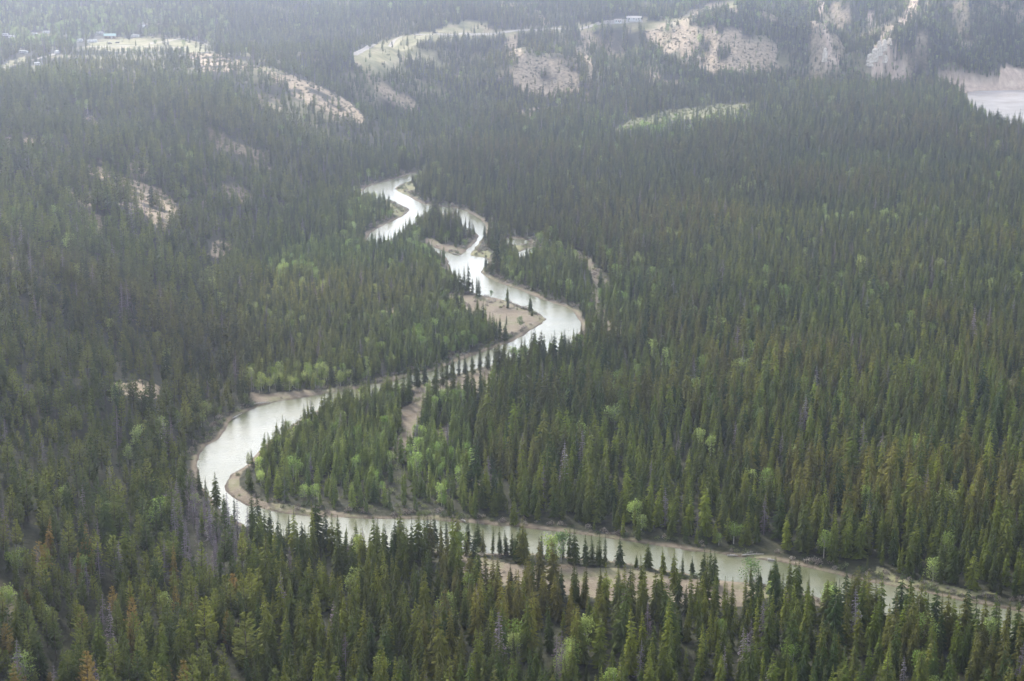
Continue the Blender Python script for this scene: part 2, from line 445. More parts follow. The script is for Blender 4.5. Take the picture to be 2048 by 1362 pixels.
gm, nt, b = new_mat("ground_cover")
n1 = noise(nt, .08); n2 = noise(nt, .35, 5); n3 = noise(nt, .02)
c = ramp(nt, n2, [(.3, (.018, .019, .010)), (.55, (.036, .038, .017)), (.75, (.07, .062, .035))])            # forest floor
c = mix(nt, attr(nt, 'bar').outputs['Fac'], c, ramp(nt, n1, [(.3, (.125, .098, .066)), (.5, (.195, .158, .11)), (.62, (.17, .16, .085)), (.75, (.26, .225, .165))]))
c = mix(nt, attr(nt, 'wet').outputs['Fac'], c, (.075, .055, .04))
c = mix(nt, attr(nt, 'grass').outputs['Fac'], c, ramp(nt, n1, [(.3, (.14, .15, .07)), (.55, (.21, .20, .10)), (.75, (.28, .24, .14))]))
c = mix(nt, attr(nt, 'mead').outputs['Fac'], c, ramp(nt, n1, [(.3, (.15, .15, .065)), (.5, (.24, .225, .11)), (.7, (.36, .30, .19))]))
c = mix(nt, attr(nt, 'bare').outputs['Fac'], c, ramp(nt, n2, [(.3, (.20, .17, .10)), (.48, (.38, .29, .19)), (.7, (.54, .43, .30))]))
nr_ = noise(nt, .2, 7, rough=.7, stretch=(1, .6, .3))
c = mix(nt, attr(nt, 'rock').outputs['Fac'], c, ramp(nt, nr_, [(.3, (.40, .29, .21)), (.5, (.60, .46, .35)), (.7, (.78, .64, .48))]))
nt.links.new(c, b.inputs['Base Color'])
bp = nt.nodes.new("ShaderNodeBump"); bp.inputs['Strength'].default_value = .6; bp.inputs['Distance'].default_value = 1.0
nt.links.new(noise(nt, .5, 6), bp.inputs['Height']); nt.links.new(bp.outputs[0], b.inputs['Normal'])

shore = smooth(3.0, 1.3, GW + (vnoise(GX / 7, GY / 7, 77) - .5) * 2.4) * (GW < 20)
brk = fbm(GX, GY, 18, 91, 5)
bar_a = np.maximum(np.where(m_bar, smooth(.25, .42, brk + .08), 0), shore)
bar_a = np.maximum(bar_a, m_track * .8)
brf = brk + (fbm(GX, GY, 5, 93, 3) - .5) * .25
bare_a = np.where(m_bare, smooth(.38, .46, brf), 0) + np.where(m_patch, smooth(.42, .5, brf) * .85, 0)
scat = smooth(.69, .8, fbm(GX, GY, 38, 131, 4)) * smooth(4, 20, GZ) * (1 - smooth(46, 50, GZ)) * (GD < 2200) * .5
scat2 = smooth(.63, .76, fbm(GX, GY, 26, 133, 4)) * smooth(900, 1000, GX * 0 + PX) * (GZ > 5) * (GD > 1500) * (GD < 2300) * .8
bare_a = np.clip(np.maximum(np.maximum(bare_a, scat), scat2), 0, 1)
rock_a = np.where(m_rock, smooth(.34, .44, brf + .02), 0)
mead_a = np.clip(np.maximum(m_mead * smooth(.2, .4, brk + .15), .75 * smooth(.5, .62, fbm(GX, GY, 44, 171, 5)) * (GZ > 8) * (GD > 1520) * (GD < 2250)), 0, 1)
ground = grid_mesh("ground", None, None, dict(bar=bar_a, grass=m_grass * 1.0, mead=mead_a, bare=bare_a, rock=rock_a, wet=smooth(1.1, .3, GW + (vnoise(GX / 3, GY / 3, 78) - .5) * 1.0) * .85))
ground["kind"] = "structure"; ground["label"] = "forest floor, sand bars and pale terrace slopes of the valley"
ground.data.materials.append(gm)

# ------------------------------------------------------------------ water
wm, nt, b = new_mat("milky_river_water")
n1 = noise(nt, .03, 3)
nt.links.new(ramp(nt, n1, [(.35, (.08, .09, .04)), (.6, (.13, .13, .07))]), b.inputs['Base Color'])
b.inputs['Roughness'].default_value = .28
mr = nt.nodes.new("ShaderNodeMapRange"); mr.inputs[1].default_value = .38; mr.inputs[2].default_value = .62; mr.inputs[3].default_value = .10; mr.inputs[4].default_value = .27
nt.links.new(noise(nt, .022, 3), mr.inputs[0]); nt.links.new(mr.outputs[0], b.inputs['Roughness'])
b.inputs['IOR'].default_value = 1.33
b.inputs['Specular IOR Level'].default_value = .5
bp = nt.nodes.new("ShaderNodeBump"); bp.inputs['Strength'].default_value = .5; bp.inputs['Distance'].default_value = .25
nt.links.new(noise(nt, .55, 6, rough=.65, stretch=(.6, 1.5, 1)), bp.inputs['Height']); nt.links.new(bp.outputs[0], b.inputs['Normal'])
river = grid_mesh("river", (GW < 4) & (GY < 1560), np.zeros_like(GZ)); river.data.materials.append(wm)
river["kind"] = "structure"; river["label"] = "milky green river winding through the conifer forest"
fm = wm.copy(); fm.name = "pale_river_water"
for n in fm.node_tree.nodes:
    if n.type == 'VALTORGB':
        n.color_ramp.elements[0].color = (.40, .38, .36, 1); n.color_ramp.elements[1].color = (.52, .50, .48, 1)
fr = grid_mesh("river", (GW < 4) & (GY > 1560) & (GF < 5), np.zeros_like(GZ)); fr.data.materials.append(fm)
fr["kind"] = "structure"; fr["label"] = "wide pale river below the bare cliffs"

# ------------------------------------------------------------------ mesh building
def mesh_of(name, V, Fc, mats, mi=None):
    me = bpy.data.meshes.new(name)
    me.from_pydata([tuple(v) for v in V], [], [tuple(f) for f in Fc])
    for m in mats: me.materials.append(m)
    if mi is not None: me.polygons.foreach_set("material_index", np.array(mi, np.int32))
    me.update()
    return me

class MB:
    def __init__(s): s.V = []; s.F = []; s.M = []
    def quad(s, a, b, c, d, m=0):
        i = len(s.V); s.V += [a, b, c, d]; s.F.append((i, i + 1, i + 2, i + 3)); s.M.append(m)
    def tri(s, a, b, c, m=0):
        i = len(s.V); s.V += [a, b, c]; s.F.append((i, i + 1, i + 2)); s.M.append(m)
    def tube(s, p, q, r0, r1, n=5, m=0):
        p = np.array(p, float); q = np.array(q, float); d = q - p; d /= (np.linalg.norm(d) + 1e-9)
        a = np.cross(d, (0, 0, 1)) if abs(d[2]) < .9 else np.cross(d, (1, 0, 0))
        a /= np.linalg.norm(a); bb = np.cross(d, a); i = len(s.V)
        for k in range(n):
            t = 2 * math.pi * k / n; o = math.cos(t) * a + math.sin(t) * bb
            s.V += [tuple(p + o * r0), tuple(q + o * r1)]
        for k in range(n):
            k2 = (k + 1) % n; s.F.append((i + 2 * k, i + 2 * k2, i + 2 * k2 + 1, i + 2 * k + 1)); s.M.append(m)
    def box(s, x0, x1, y0, y1, z0, z1, m=0):
        i = len(s.V)
        s.V += [(x, y, z) for z in (z0, z1) for (x, y) in ((x0, y0), (x1, y0), (x1, y1), (x0, y1))]
        for f in ((3, 2, 1, 0), (4, 5, 6, 7), (0, 1, 5, 4), (1, 2, 6, 5), (2, 3, 7, 6), (3, 0, 4, 7)):
            s.F.append(tuple(i + k for k in f)); s.M.append(m)
    def mesh(s, name, mats): return mesh_of(name, s.V, s.F, mats, s.M)
    def obj(s, name, mats, parent=None):
        o = bpy.data.objects.new(name, s.mesh(name, mats)); COL.objects.link(o); o.parent = parent
        return o

def foliage(name, rough=.85):
    m, nt, b = new_mat(name)
    a = attr(nt, 'col', 'INSTANCER')
    n = noise(nt, 5.0, 3, 'obj')
    f = nt.nodes.new("ShaderNodeMapRange"); f.inputs[1].default_value = .3; f.inputs[2].default_value = .7
    f.inputs[3].default_value = .62; f.inputs[4].default_value = 1.4
    nt.links.new(n, f.inputs[0])
    v = nt.nodes.new("ShaderNodeVectorMath"); v.operation = 'SCALE'
    nt.links.new(a.outputs['Color'], v.inputs[0]); nt.links.new(f.outputs[0], v.inputs['Scale'])
    nt.links.new(v.outputs[0], b.inputs['Base Color'])
    tr = nt.nodes.new("ShaderNodeBsdfTranslucent"); ms = nt.nodes.new("ShaderNodeMixShader"); ms.inputs[0].default_value = .38
    out = [q for q in nt.nodes if q.type == 'OUTPUT_MATERIAL'][0]
    nt.links.new(v.outputs[0], tr.inputs['Color']); nt.links.new(b.outputs[0], ms.inputs[1]); nt.links.new(tr.outputs[0], ms.inputs[2])
    nt.links.new(ms.outputs[0], out.inputs['Surface'])
    b.inputs['Roughness'].default_value = rough; b.inputs['Specular IOR Level'].default_value = .12
    return m
NEEDLE = foliage("needles"); LEAF = foliage("leaves", .7)
BARK, nt, b = new_mat("bark")
nt.links.new(ramp(nt, noise(nt, 3, 4, 'obj'), [(.3, (.06, .045, .035)), (.7, (.13, .10, .08))]), b.inputs['Base Color'])
PALEBARK, nt, b = new_mat("pale_bark")
nt.links.new(ramp(nt, noise(nt, 3, 4, 'obj'), [(.3, (.28, .26, .22)), (.7, (.45, .43, .38))]), b.inputs['Base Color'])
DEADBARK, nt, b = new_mat("weathered_wood")
nt.links.new(ramp(nt, noise(nt, 2, 4, 'obj'), [(.3, (.16, .13, .15)), (.7, (.30, .26, .28))]), b.inputs['Base Color'])

# all tree shapes are 1 unit tall; crown and trunk come as two builders
def frond(mb, r, z, R, th, droop, w, m=0):
    """one drooping spray: a ridge of three joints with needles to both sides"""
    c, s = math.cos(th), math.sin(th); pc, ps = -s, c
    p0 = (0, 0, z + R * .12)
    k1, k2 = .5, 1.0
    rr1 = R * k1; rr2 = R * k2
    z1 = z + R * .08 - droop * R * .25; z2 = z - droop * R
    m1 = (c * rr1, s * rr1, z1); tip = (c * rr2, s * rr2, z2)
    w1 = w * R; dz = -.10 * R
    a1 = (c * rr1 * .85 + pc * w1, s * rr1 * .85 + ps * w1, z1 + dz - r.random() * .1 * R)
    b1 = (c * rr1 * .85 - pc * w1, s * rr1 * .85 - ps * w1, z1 + dz - r.random() * .1 * R)
    a2 = (c * rr2 * .8 + pc * w1 * .75, s * rr2 * .8 + ps * w1 * .75, z2 + dz * .3)
    b2 = (c * rr2 * .8 - pc * w1 * .75, s * rr2 * .8 - ps * w1 * .75, z2 + dz * .3)
    mb.tri(p0, a1, m1, m); mb.tri(p0, m1, b1, m)
    mb.tri(m1, a1, a2, m); mb.tri(m1, a2, tip, m); mb.tri(m1, tip, b2, m); mb.tri(m1, b2, b1, m)

def spruce_crown(seed, rad=.115, layers=26, nb=7, z0=.05, sparse=0.0, m=0):
    r = random.Random(seed); mb = MB()
    lump = [r.uniform(.75, 1.2) for _ in range(layers + 2)]
    side = r.random() * 6.28
    for k in range(layers):
        t = (k + r.random() * .6) / layers
        z = z0 + (1 - z0) * t ** .92 * .985
        R = rad * .92 * (1 - t) ** .66 * lump[k] + .006
        if t < .12: R *= .75 + t * 2
        off = r.random() * 6.28
        n = max(4, int(round(nb * (1 - .35 * t))))
        for i in range(n):
            if r.random() < sparse: continue
            th = off + i * 6.283 / n + r.uniform(-.3, .3)
            Ri = R * r.uniform(.62, 1.22) * (1 + .12 * math.cos(th - side))
            frond(mb, r, z + r.uniform(-.5, .5) / layers, Ri, th, r.uniform(.12, .42) if t < .8 else r.uniform(-.3, .2), r.uniform(.17, .27), m)
    for i in range(5):
        th = i * 1.2566 + r.random()
        mb.tri((0, 0, 1.0), (math.cos(th) * .006, math.sin(th) * .006, .94), (math.cos(th + 1.2) * .006, math.sin(th + 1.2) * .006, .94), m)
    return mb

def pine_crown(seed, rad=.13, m=0, z0=.3, n=13):
    """broad crown of upturned tufts on short boughs, round topped"""
    r = random.Random(seed); mb = MB()
    lean = r.uniform(-.02, .02); side = r.random() * 6.28
    for k in range(n):
        t = (k + r.uniform(-.3, .3)) / n
        t = max(0, min(.97, t)); z = z0 + (1 - z0) * t
        prof = min(1, .55 + t * 2.2) * (1 - t) ** .62 + .1
        nb = max(3, int(9 - 5 * t))
        o0 = r.random() * 6.28
        for i in range(nb):
            th = o0 + i * 6.283 / nb + r.uniform(-.4, .4)
            R = rad * prof * r.uniform(.6, 1.15) * (1 + .18 * math.cos(th - side))
            c, s = math.cos(th), math.sin(th)
            for q in (.45, .8, 1.0):
                cx, cy, cz = c * R * q + lean * z, s * R * q, z + R * (q * q * .35 - .1)
                for _ in range(2):
                    a = r.uniform(.018, .034) * (1.2 - .4 * t); e = th + r.uniform(-1.2, 1.2)
                    ux, uy, uz = math.cos(e) * a, math.sin(e) * a, r.uniform(.1, .7) * a
                    vx, vy, vz = -math.sin(e) * a * .6, math.cos(e) * a * .6, r.uniform(-.2, .5) * a
                    ox, oy, oz = cx + r.uniform(-.01, .01), cy + r.uniform(-.01, .01), cz + r.uniform(-.012, .012)
                    mb.quad((ox - ux, oy - uy, oz - uz), (ox + vx, oy + vy, oz + vz), (ox + ux, oy + uy, oz + uz), (ox - vx, oy - vy, oz - vz), m)
    for k in range(5):
        th = k * 1.3 + r.random()
        mb.tri((lean, 0, 1.0), (math.cos(th) * .018 + lean, math.sin(th) * .018, .93), (math.cos(th + 1.2) * .018 + lean, math.sin(th + 1.2) * .018, .93), m)
    return mb

def leaf_crown(seed, rad=.3, n=420, z0=.18, m=0):
    n = int(n * 1.6)
    r = random.Random(seed); mb = MB()
    lobes = [(r.uniform(-.5, .5) * rad, r.uniform(-.5, .5) * rad, r.uniform(z0 + .18, .82), r.uniform(.4, .7) * rad) for _ in range(9)]
    lobes.append((0, 0, .8, .5 * rad))
    for k in range(n):
        cx, cy, cz, cr_ = lobes[k % len(lobes)]
        d = np.array([r.gauss(0, 1) for _ in range(3)]); d /= np.linalg.norm(d)
        q = cr_ * r.random() ** .4
        o = (cx + d[0] * q, cy + d[1] * q, min(1.0, cz + d[2] * q * 1.15))
        a = r.uniform(.012, .028)
        e = np.array([r.gauss(0, 1) for _ in range(3)]); e /= np.linalg.norm(e)
        f = np.cross(e, [r.gauss(0, 1) for _ in range(3)]); f /= np.linalg.norm(f)
        e *= a; f *= a * .8
        mb.quad(tuple(o - e - f * .4), tuple(o + e * .2 - f), tuple(o + e + f * .2), tuple(o - e * .3 + f), m)
    return mb

def trunk(mb, seed, kind, m=0):
    r = random.Random(seed)
    if kind == 'leaf':
        mb.tube((0, 0, -.03), (.01, 0, .4), .022, .015, 6, m)
        for i in range(5):
            th = i * 1.3 + r.random(); z = .25 + .06 * i
            mb.tube((.005, 0, z), (math.cos(th) * .13, math.sin(th) * .13, z + .28), .009, .003, 4, m)
        mb.tube((.01, 0, .4), (0, .01, .85), .015, .004, 5, m)
    else:
        mb.tube((0, 0, -.03), (0, 0, .5), .011, .0075, 6, m); mb.tube((0, 0, .5), (0, 0, .985), .0075, .0012, 5, m)
        if kind == 'pine':
            for i in range(8):
                th = i * 2.4; z = .3 + i * .07
                mb.tube((0, 0, z), (math.cos(th) * .09, math.sin(th) * .09, z + .03), .003, .001, 3, m)
    return mb

def dead_branches(seed, m=0, dens=16):
    r = random.Random(seed); mb = MB()
    mb.tube((0, 0, .08), (0, 0, .99), .004, .001, 4, m)
    for k in range(dens):
        t = k / dens; z = .12 + .86 * t; R = .11 * (1 - t) ** .75 + .006
        for i in range(7):
            th = r.random() * 6.283; Ri = R * r.uniform(.4, 1.15); dz = -Ri * r.uniform(0, .55)
            mb.tube((0, 0, z), (math.cos(th) * Ri, math.sin(th) * Ri, z + dz), .0026, .0008, 3, m)
            for j in range(3):
                q = r.uniform(.4, .95); th2 = th + r.choice((-.5, .5))
                p = (math.cos(th) * Ri * q, math.sin(th) * Ri * q, z + dz * q)
                mb.tri(p, (p[0] + math.cos(th2) * Ri * .35, p[1] + math.sin(th2) * Ri * .35, p[2] - .012), (p[0] + math.cos(th2) * Ri * .3, p[1] + math.sin(th2) * Ri * .3, p[2] + .004), m)
    return mb

def shrub_mb(seed):
    r = random.Random(seed); mb = MB()
    for k in range(110):
        th = r.random() * 6.283; q = r.random() ** .6 * .75; z = r.random() * (1 - q * .7)
        o = np.array((math.cos(th) * q, math.sin(th) * q, z)); a = r.uniform(.08, .17)
        e = np.array([r.gauss(0, 1), r.gauss(0, 1), r.gauss(0, .8)]); e *= a / np.linalg.norm(e)
        f = np.array([-e[1], e[0], r.uniform(.3, 1) * a]) * .7
        mb.quad(tuple(o - e), tuple(o - f * .5), tuple(o + e), tuple(o + f), 0)
    for k in range(6):
        th = k * 1.05; mb.tube((0, 0, 0), (math.cos(th) * .4, math.sin(th) * .4, .6), .02, .01, 3, 1)
    return mb

KINDS = {}
def joined(a, b):
    n = len(a.V); a.V += b.V; a.F += [tuple(i + n for i in f) for f in b.F]; a.M += [1] * len(b.F); return a
def make_kind(kind, variants):
    """variants: (crown builder, trunk kind, crown material, trunk material)"""
    K = {'crown': [], 'trunk': [], 'col': bpy.data.collections.new(kind + "_shapes")}
    for i, (cf, tk, cm, tm) in enumerate(variants):
        K['crown'].append(cf().mesh("crown", [cm])); K['trunk'].append(trunk(MB(), i, tk).mesh("trunk", [tm]))
        mb = joined(cf(), trunk(MB(), i, tk))
        K['col'].objects.link(bpy.data.objects.new("%s_shape_%02d" % (kind, i), mb.mesh(kind, [cm, tm])))
    K['n'] = len(variants); KINDS[kind] = K
make_kind('spruce_tree', [((lambda s=s, rd=rd, ly=ly, nb=nb: spruce_crown(s, rd, ly, nb)), 'spruce', NEEDLE, BARK)
                          for s, rd, ly, nb in [(1, .125, 28, 9), (2, .145, 26, 9), (3, .165, 25, 10), (4, .11, 30, 8), (5, .135, 27, 9), (6, .18, 24, 10), (7, .10, 30, 8), (8, .15, 26, 9)]])
make_kind('pine_tree', [((lambda s=s, rd=rd, z0=z0: pine_crown(s, rd, 0, z0)), 'pine', NEEDLE, BARK)
                        for s, rd, z0 in [(11, .14, .22), (12, .16, .3), (13, .125, .18), (14, .17, .28), (15, .15, .2), (16, .13, .35)]])
make_kind('broadleaf_tree', [((lambda s=s, rd=rd, z0=z0: leaf_crown(s, rd, 460, z0)), 'leaf', LEAF, PALEBARK)
                             for s, rd, z0 in [(21, .3, .15), (22, .24, .2), (23, .34, .1), (24, .27, .2), (25, .38, .08)]])
make_kind('dead_tree', [((lambda s=s: dead_branches(s, 0, 18)), 'spruce', NEEDLE, DEADBARK) for s in (31, 32, 33)])
KINDS['shrub'] = {'col': bpy.data.collections.new("shrub_shapes"), 'n': 4, 'mesh': []}
for i in range(4):
    me = shrub_mb(41 + i).mesh("shrub", [LEAF, BARK]); KINDS['shrub']['mesh'].append(me)
    KINDS['shrub']['col'].objects.link(bpy.data.objects.new("shrub_shape_%02d" % i, me))

# ------------------------------------------------------------------ where the trees stand
pts = []
for d0, d1, s in ((385, 800, 4.5), (800, 1500, 4.05), (1500, 2350, 5.0), (2350, 3400, 8.5)):
    xm = .29 * d1 + 110
    gx, gy = np.meshgrid(np.arange(-xm, xm, s), np.arange(d0, d1, s))
    gx = gx.ravel() + rng.uniform(-.48, .48, gx.size) * s; gy = gy.ravel() + rng.uniform(-.48, .48, gy.size) * s
    k = (np.abs(gx) < .285 * gy + 110) & (gy >= d0) & (gy < d1)
    pts.append(np.stack([gx[k], gy[k]], 1))
P = np.concatenate(pts)
n_main = len(P)
s = 4.0                                   # closer spacing where the wood is young
gx, gy = np.meshgrid(np.arange(-420, 420, s), np.arange(700, 1450, s))
gx = gx.ravel() + rng.uniform(-.48, .48, gx.size) * s; gy = gy.ravel() + rng.uniform(-.48, .48, gy.size) * s
P = np.concatenate([P, np.stack([gx, gy], 1)])
s = 3.7                                   # small close trees on the steep far slopes
gx, gy = np.meshgrid(np.arange(-680, 680, s), np.arange(1640, 2220, s))
gx = gx.ravel() + rng.uniform(-.48, .48, gx.size) * s; gy = gy.ravel() + rng.uniform(-.48, .48, gy.size) * s
n_young = len(P)
P = np.concatenate([P, np.stack([gx, gy], 1)])
s = 2.7
gx, gy = np.meshgrid(np.arange(180, 680, s), np.arange(1900, 2070, s))
gx = gx.ravel() + rng.uniform(-.48, .48, gx.size) * s; gy = gy.ravel() + rng.uniform(-.48, .48, gy.size) * s
P = np.concatenate([P, np.stack([gx, gy], 1)])
TX, TY = P[:, 0], P[:, 1]
i_ = np.clip(np.rint(np.interp(TY, DD, np.arange(NR))), 0, NR - 1).astype(int)
j_ = np.clip(np.rint(np.interp(TX / TY, AZ, np.arange(NC))), 0, NC - 1).astype(int)
TZ = z_of(TX, TY); TW = GW[i_, j_]; TF = GF[i_, j_]
tpx, tpy = project(TX, TY, TZ)
N = len(TX)
U = rng.random((N, 8))
big = fbm(TX, TY, 60, 201, 3); med = fbm(TX, TY, 24, 205, 3)
gap = fbm(TX, TY, 14, 209, 2)
young = zone(YOUNG, tpx + (fbm(TX, TY, 30, 411, 3) - .5) * 110, tpy + (fbm(TX, TY, 30, 415, 3) - .5) * 50) & (TY < 2000)
bare_v = bare_a[i_, j_]; bar_v = (m_bar[i_, j_]) * 1.0; rock_v = m_rock[i_, j_]; mead_v = m_mead[i_, j_]; gr_v = m_grass[i_, j_]; tr_v = m_track[i_, j_]
dens = np.full(N, .95)
dens[gap < .36] = .45
hill = (TF > 5)
dens[hill] *= .86
dens *= 1 - .82 * bare_v
dens[m_bare[i_, j_]] *= .45
dens[m_patch[i_, j_]] *= .6
dens[rock_v] *= .45
dens[(rock_v) & (tpx > 1855)] = 0.0
dens[mead_v] *= .05
dens[gr_v] *= np.where(TY[gr_v] > 1500, .22, .06)
dens[bar_v > 0] *= .02
dens[tr_v] *= .05
row = zone([[(860, 1097), (960, 1101), (1240, 1119), (1250, 1136), (1080, 1128), (860, 1108)], [(1480, 1166), (1560, 1176), (1760, 1226), (1760, 1238), (1500, 1178)]], tpx, tpy)
dens[row] = .8
dens[TW < 2.4] = 0
dens[(TW >= 2.4) & (TW < 7) & ~row] *= .5
extra_pt = np.arange(N) >= n_main
dens[extra_pt & (np.arange(N) < n_young) & ~(young | row)] = 0
dzy = (z_of(TX, TY + 6) - z_of(TX, TY - 6)) / 12
steep_pt = np.arange(N) >= n_young
dens[steep_pt & ((dzy < .10) | (TF < 0))] = 0
dens[steep_pt & m_bare[i_, j_]] *= .5
keep = U[:, 0] < dens
# kinds
left = (tpx < 700 + (big - .5) * 700) & (hill | (tpx < 500))
p_leaf = np.full(N, .012) + .10 * smooth(.62, .72, med) * (tpx > 900)
p_leaf = np.where(young, .05 + .22 * smooth(.52, .68, med), p_leaf)
p_leaf = np.where((TW < 16) & (TW > 3), np.maximum(p_leaf, .14), p_leaf)
p_leaf = np.where((tpx < 460) & (tpy < 100) & (tpy > 20), .3, p_leaf)
p_leaf = np.where((tpx > 495) & (tpx < 690) & (tpy > 755) & (tpy < 788), .5, p_leaf)
p_leaf = np.where(row, .08, p_leaf)
p_leaf = np.where(hill & (TY > 1550) & (tpx > 1300), .12, p_leaf)
kind = np.where(U[:, 1] < p_leaf, 2, np.where(left & (U[:, 2] < .78), 1, np.where(hill & (U[:, 2] < .4), 1, 0)))
deadp = np.full(N, .02)
deadp = np.where((np.hypot(tpx - 420, (tpy - 1075) * .8) < 75) & (big + med > .3), .7, deadp)
deadp = np.where((np.hypot(tpx - 345, tpy - 1050) < 30), .7, deadp)
deadp = np.where((tpx < 1000) & (tpy > 1050), np.maximum(deadp, .035), deadp)
kind = np.where(U[:, 3] < deadp, 3, kind)
# heights
ht = 11.6 + 7.2 * U[:, 4] + (big - .5) * 11
ht = np.where(U[:, 5] < .05, ht * 1.32, ht)
ht = np.where(U[:, 5] > .78, ht * rng.uniform(.5, .8, N), ht)
ht = np.where(kind == 1, ht * .84, ht)
ht = np.where(hill & (TY > 1500), ht * .78, ht)
ht = np.where(young, 6.5 + 8.5 * U[:, 4] ** 1.3, ht)
ht = np.where(zone([[(1200, 280), (1225, 262), (1262, 235), (1500, 200), (1515, 225), (1480, 262), (1300, 280)]], tpx, tpy), 4.5 + 6 * U[:, 4], ht)
ht = np.where(zone([[(880, 1150), (1200, 1195), (1200, 1300), (880, 1270)]], tpx, tpy), ht * .82, ht)
ht = np.where(zone([[(0, 125), (170, 100), (430, 100), (430, 122), (300, 138), (170, 135), (0, 160)]], tpx, tpy), ht * .6, ht)
ht = np.where((TW < 9), ht * .72, ht)
ht = np.where(np.arange(N) >= n_young, 4 + 6 * U[:, 4], ht)
ht = np.where(row, 6.5 + 6 * U[:, 4], ht)
ht = np.where(kind == 2, np.clip(ht * .68, 5, 13), ht)
ht = np.where(bare_v > .3, ht * .6, ht)
ht = np.where(rock_v, 3 + 4 * U[:, 4], ht)
ht = np.where((TY > 800) & (TY < 1600), ht * .9, ht)
# colours
CO = np.array([.150, .168, .016]); CB = np.array([.150, .112, .026]); CD = np.array([.036, .056, .011])
w = U[:, 6][:, None]
def lerp(a, b, t): return a + (b - a) * t
col = lerp(CD[None], CO[None], w ** 1.3)
brown = (.12 + .35 * smooth(.4, .6, big) * ((tpx > 850) & ~young))[:, None] * (U[:, 7][:, None] > .45)
col = lerp(col, CB[None], np.clip(brown, 0, .8))
pinec = lerp(np.array([[.046, .066, .012]]), np.array([[.155, .165, .020]]), w)
col = np.where((kind == 1)[:, None], pinec, col)
yc = lerp(np.array([[.055, .075, .018]]), np.array([[.175, .185, .034]]), w)
col = np.where((young & (kind < 2))[:, None], yc, col)
lc = lerp(np.array([[.13, .185, .03]]), np.array([[.28, .32, .095]]), w)
col = np.where((kind == 2)[:, None], lc, col)
col = np.where((kind == 3)[:, None], lerp(np.array([[.13, .095, .12]]), np.array([[.24, .20, .22]]), w), col)
orange = (kind < 2) & (tpx < 560) & (tpy > 1120) & (rng.random(N) < .04 + .06 * (tpx < 200))
col = np.where(orange[:, None], lerp(np.array([[.17, .125, .022]]), np.array([[.21, .135, .03]]), w), col)
stand = fbm(TX, TY, 170, 501, 3)[:, None]
col *= rng.uniform(.86, 1.14, (N, 1)) * (.66 + .98 * stand) * np.where(young, 1.2, 1.0)[:, None]
col[:, 0] *= (.9 + .35 * (fbm(TX, TY, 110, 507, 2) - .35))
var = rng.integers(0, 1000, N)
sxy = rng.uniform(.85, 1.25, N)
rot = rng.uniform(0, 6.283, N)

# hand-placed trees that stand clear of the woods: photo foot, height in photo pixels, kind
LONE = [(958, 595, 43, 0), (983, 597, 17, 2), (1015, 617, 22, 0), (1028, 617, 10, 0), (1034, 620, 9, 0), (1064, 632, 15, 0), (1013, 650, 23, 0), (950, 637, 28, 0), (993, 678, 42, 0), (972, 665, 38, 0), (1040, 655, 24, 2),
        (938, 583, 60, 0), (928, 583, 52, 0), (918, 582, 44, 0), (909, 580, 38, 0), (903, 577, 34, 0), (945, 586, 34, 0),
        (1407, 1168, 62, 0), (1430, 1170, 58, 0), (1420, 1172, 66, 0), (1240, 1133, 52, 0), (1295, 1137, 44, 0), (1325, 1142, 34, 0), (1345, 1147, 32, 0), (1365, 1150, 36, 0), (1385, 1150, 32, 0), (1272, 1136, 22, 0),
        (1083, 1113, 40, 0), (1096, 1114, 30, 0), (1108, 1114, 30, 0), (1210, 1134, 56, 0), (1198, 1133, 54, 0), (1185, 1132, 50, 0), (1172, 1131, 52, 0), (1150, 1128, 60, 0), (1138, 1127, 62, 0), (1122, 1124, 56, 2),
        (960, 1104, 52, 0), (985, 1108, 46, 0), (1000, 1110, 48, 0), (1012, 1110, 42, 0), (1025, 1112, 44, 0), (1040, 1114, 54, 0), (1052, 1114, 46, 0), (936, 1102, 58, 0), (915, 1100, 36, 0), (893, 1100, 55, 0), (870, 1098, 62, 0), (855, 1098, 58, 0),
        (1500, 1165, 48, 2), (1540, 1172, 34, 0), (1552, 1178, 52, 0), (1595, 1188, 58, 0), (1520, 1170, 22, 0), (1617, 1192, 34, 0), (1650, 1205, 40, 0),
        (872, 765, 52, 0), (893, 758, 40, 0), (905, 755, 42, 0), (918, 752, 44, 0), (930, 748, 40, 0), (945, 745, 40, 0), (958, 742, 52, 0), (975, 738, 50, 0), (990, 735, 48, 0), (850, 770, 56, 0), (835, 775, 62, 0), (822, 780, 58, 0),
        (873, 787, 22, 0), (805, 810, 62, 0), (790, 812, 66, 0), (775, 808, 50, 0), (745, 812, 42, 0), (765, 806, 48, 0),
        (345, 116, 26, 0), (418, 134, 24, 0), (365, 108, 16, 2), (310, 92, 14, 2), (800, 135, 24, 0), (758, 150, 12, 0), (812, 132, 14, 0), (833, 112, 12, 0),
        (435, 1015, 72, 0), (412, 1008, 56, 0), (398, 985, 52, 0), (450, 1045, 60, 0), (470, 1052, 62, 0), (505, 1068, 82, 0), (520, 1078, 92, 0), (540, 1080, 64, 0), (632, 1098, 110, 0), (578, 1085, 56, 0), (655, 1100, 88, 0),
        (2030, 1335, 130, 0), (1990, 1330, 120, 0), (1950, 1325, 130, 0), (1850, 1300, 110, 0), (1815, 1290, 112, 0)]
LX = []
for (px, py, hp, kd) in LONE:
    x, y, z = hit(px, py)
    sc_ = F / math.hypot(y, CAM_H - z) * math.cos(math.atan((CAM_H - z) / y))
    if py > 1090 and 850 < px < 1700: hp *= 1.18
    LX.append((x, y, z, hp / sc_, kd))
LX = np.array(LX)
for (x, y, z, h, kd) in LX:          # keep the wood a little off the hand-placed ones
    keep &= np.hypot(TX - x, TY - y) > 2.4
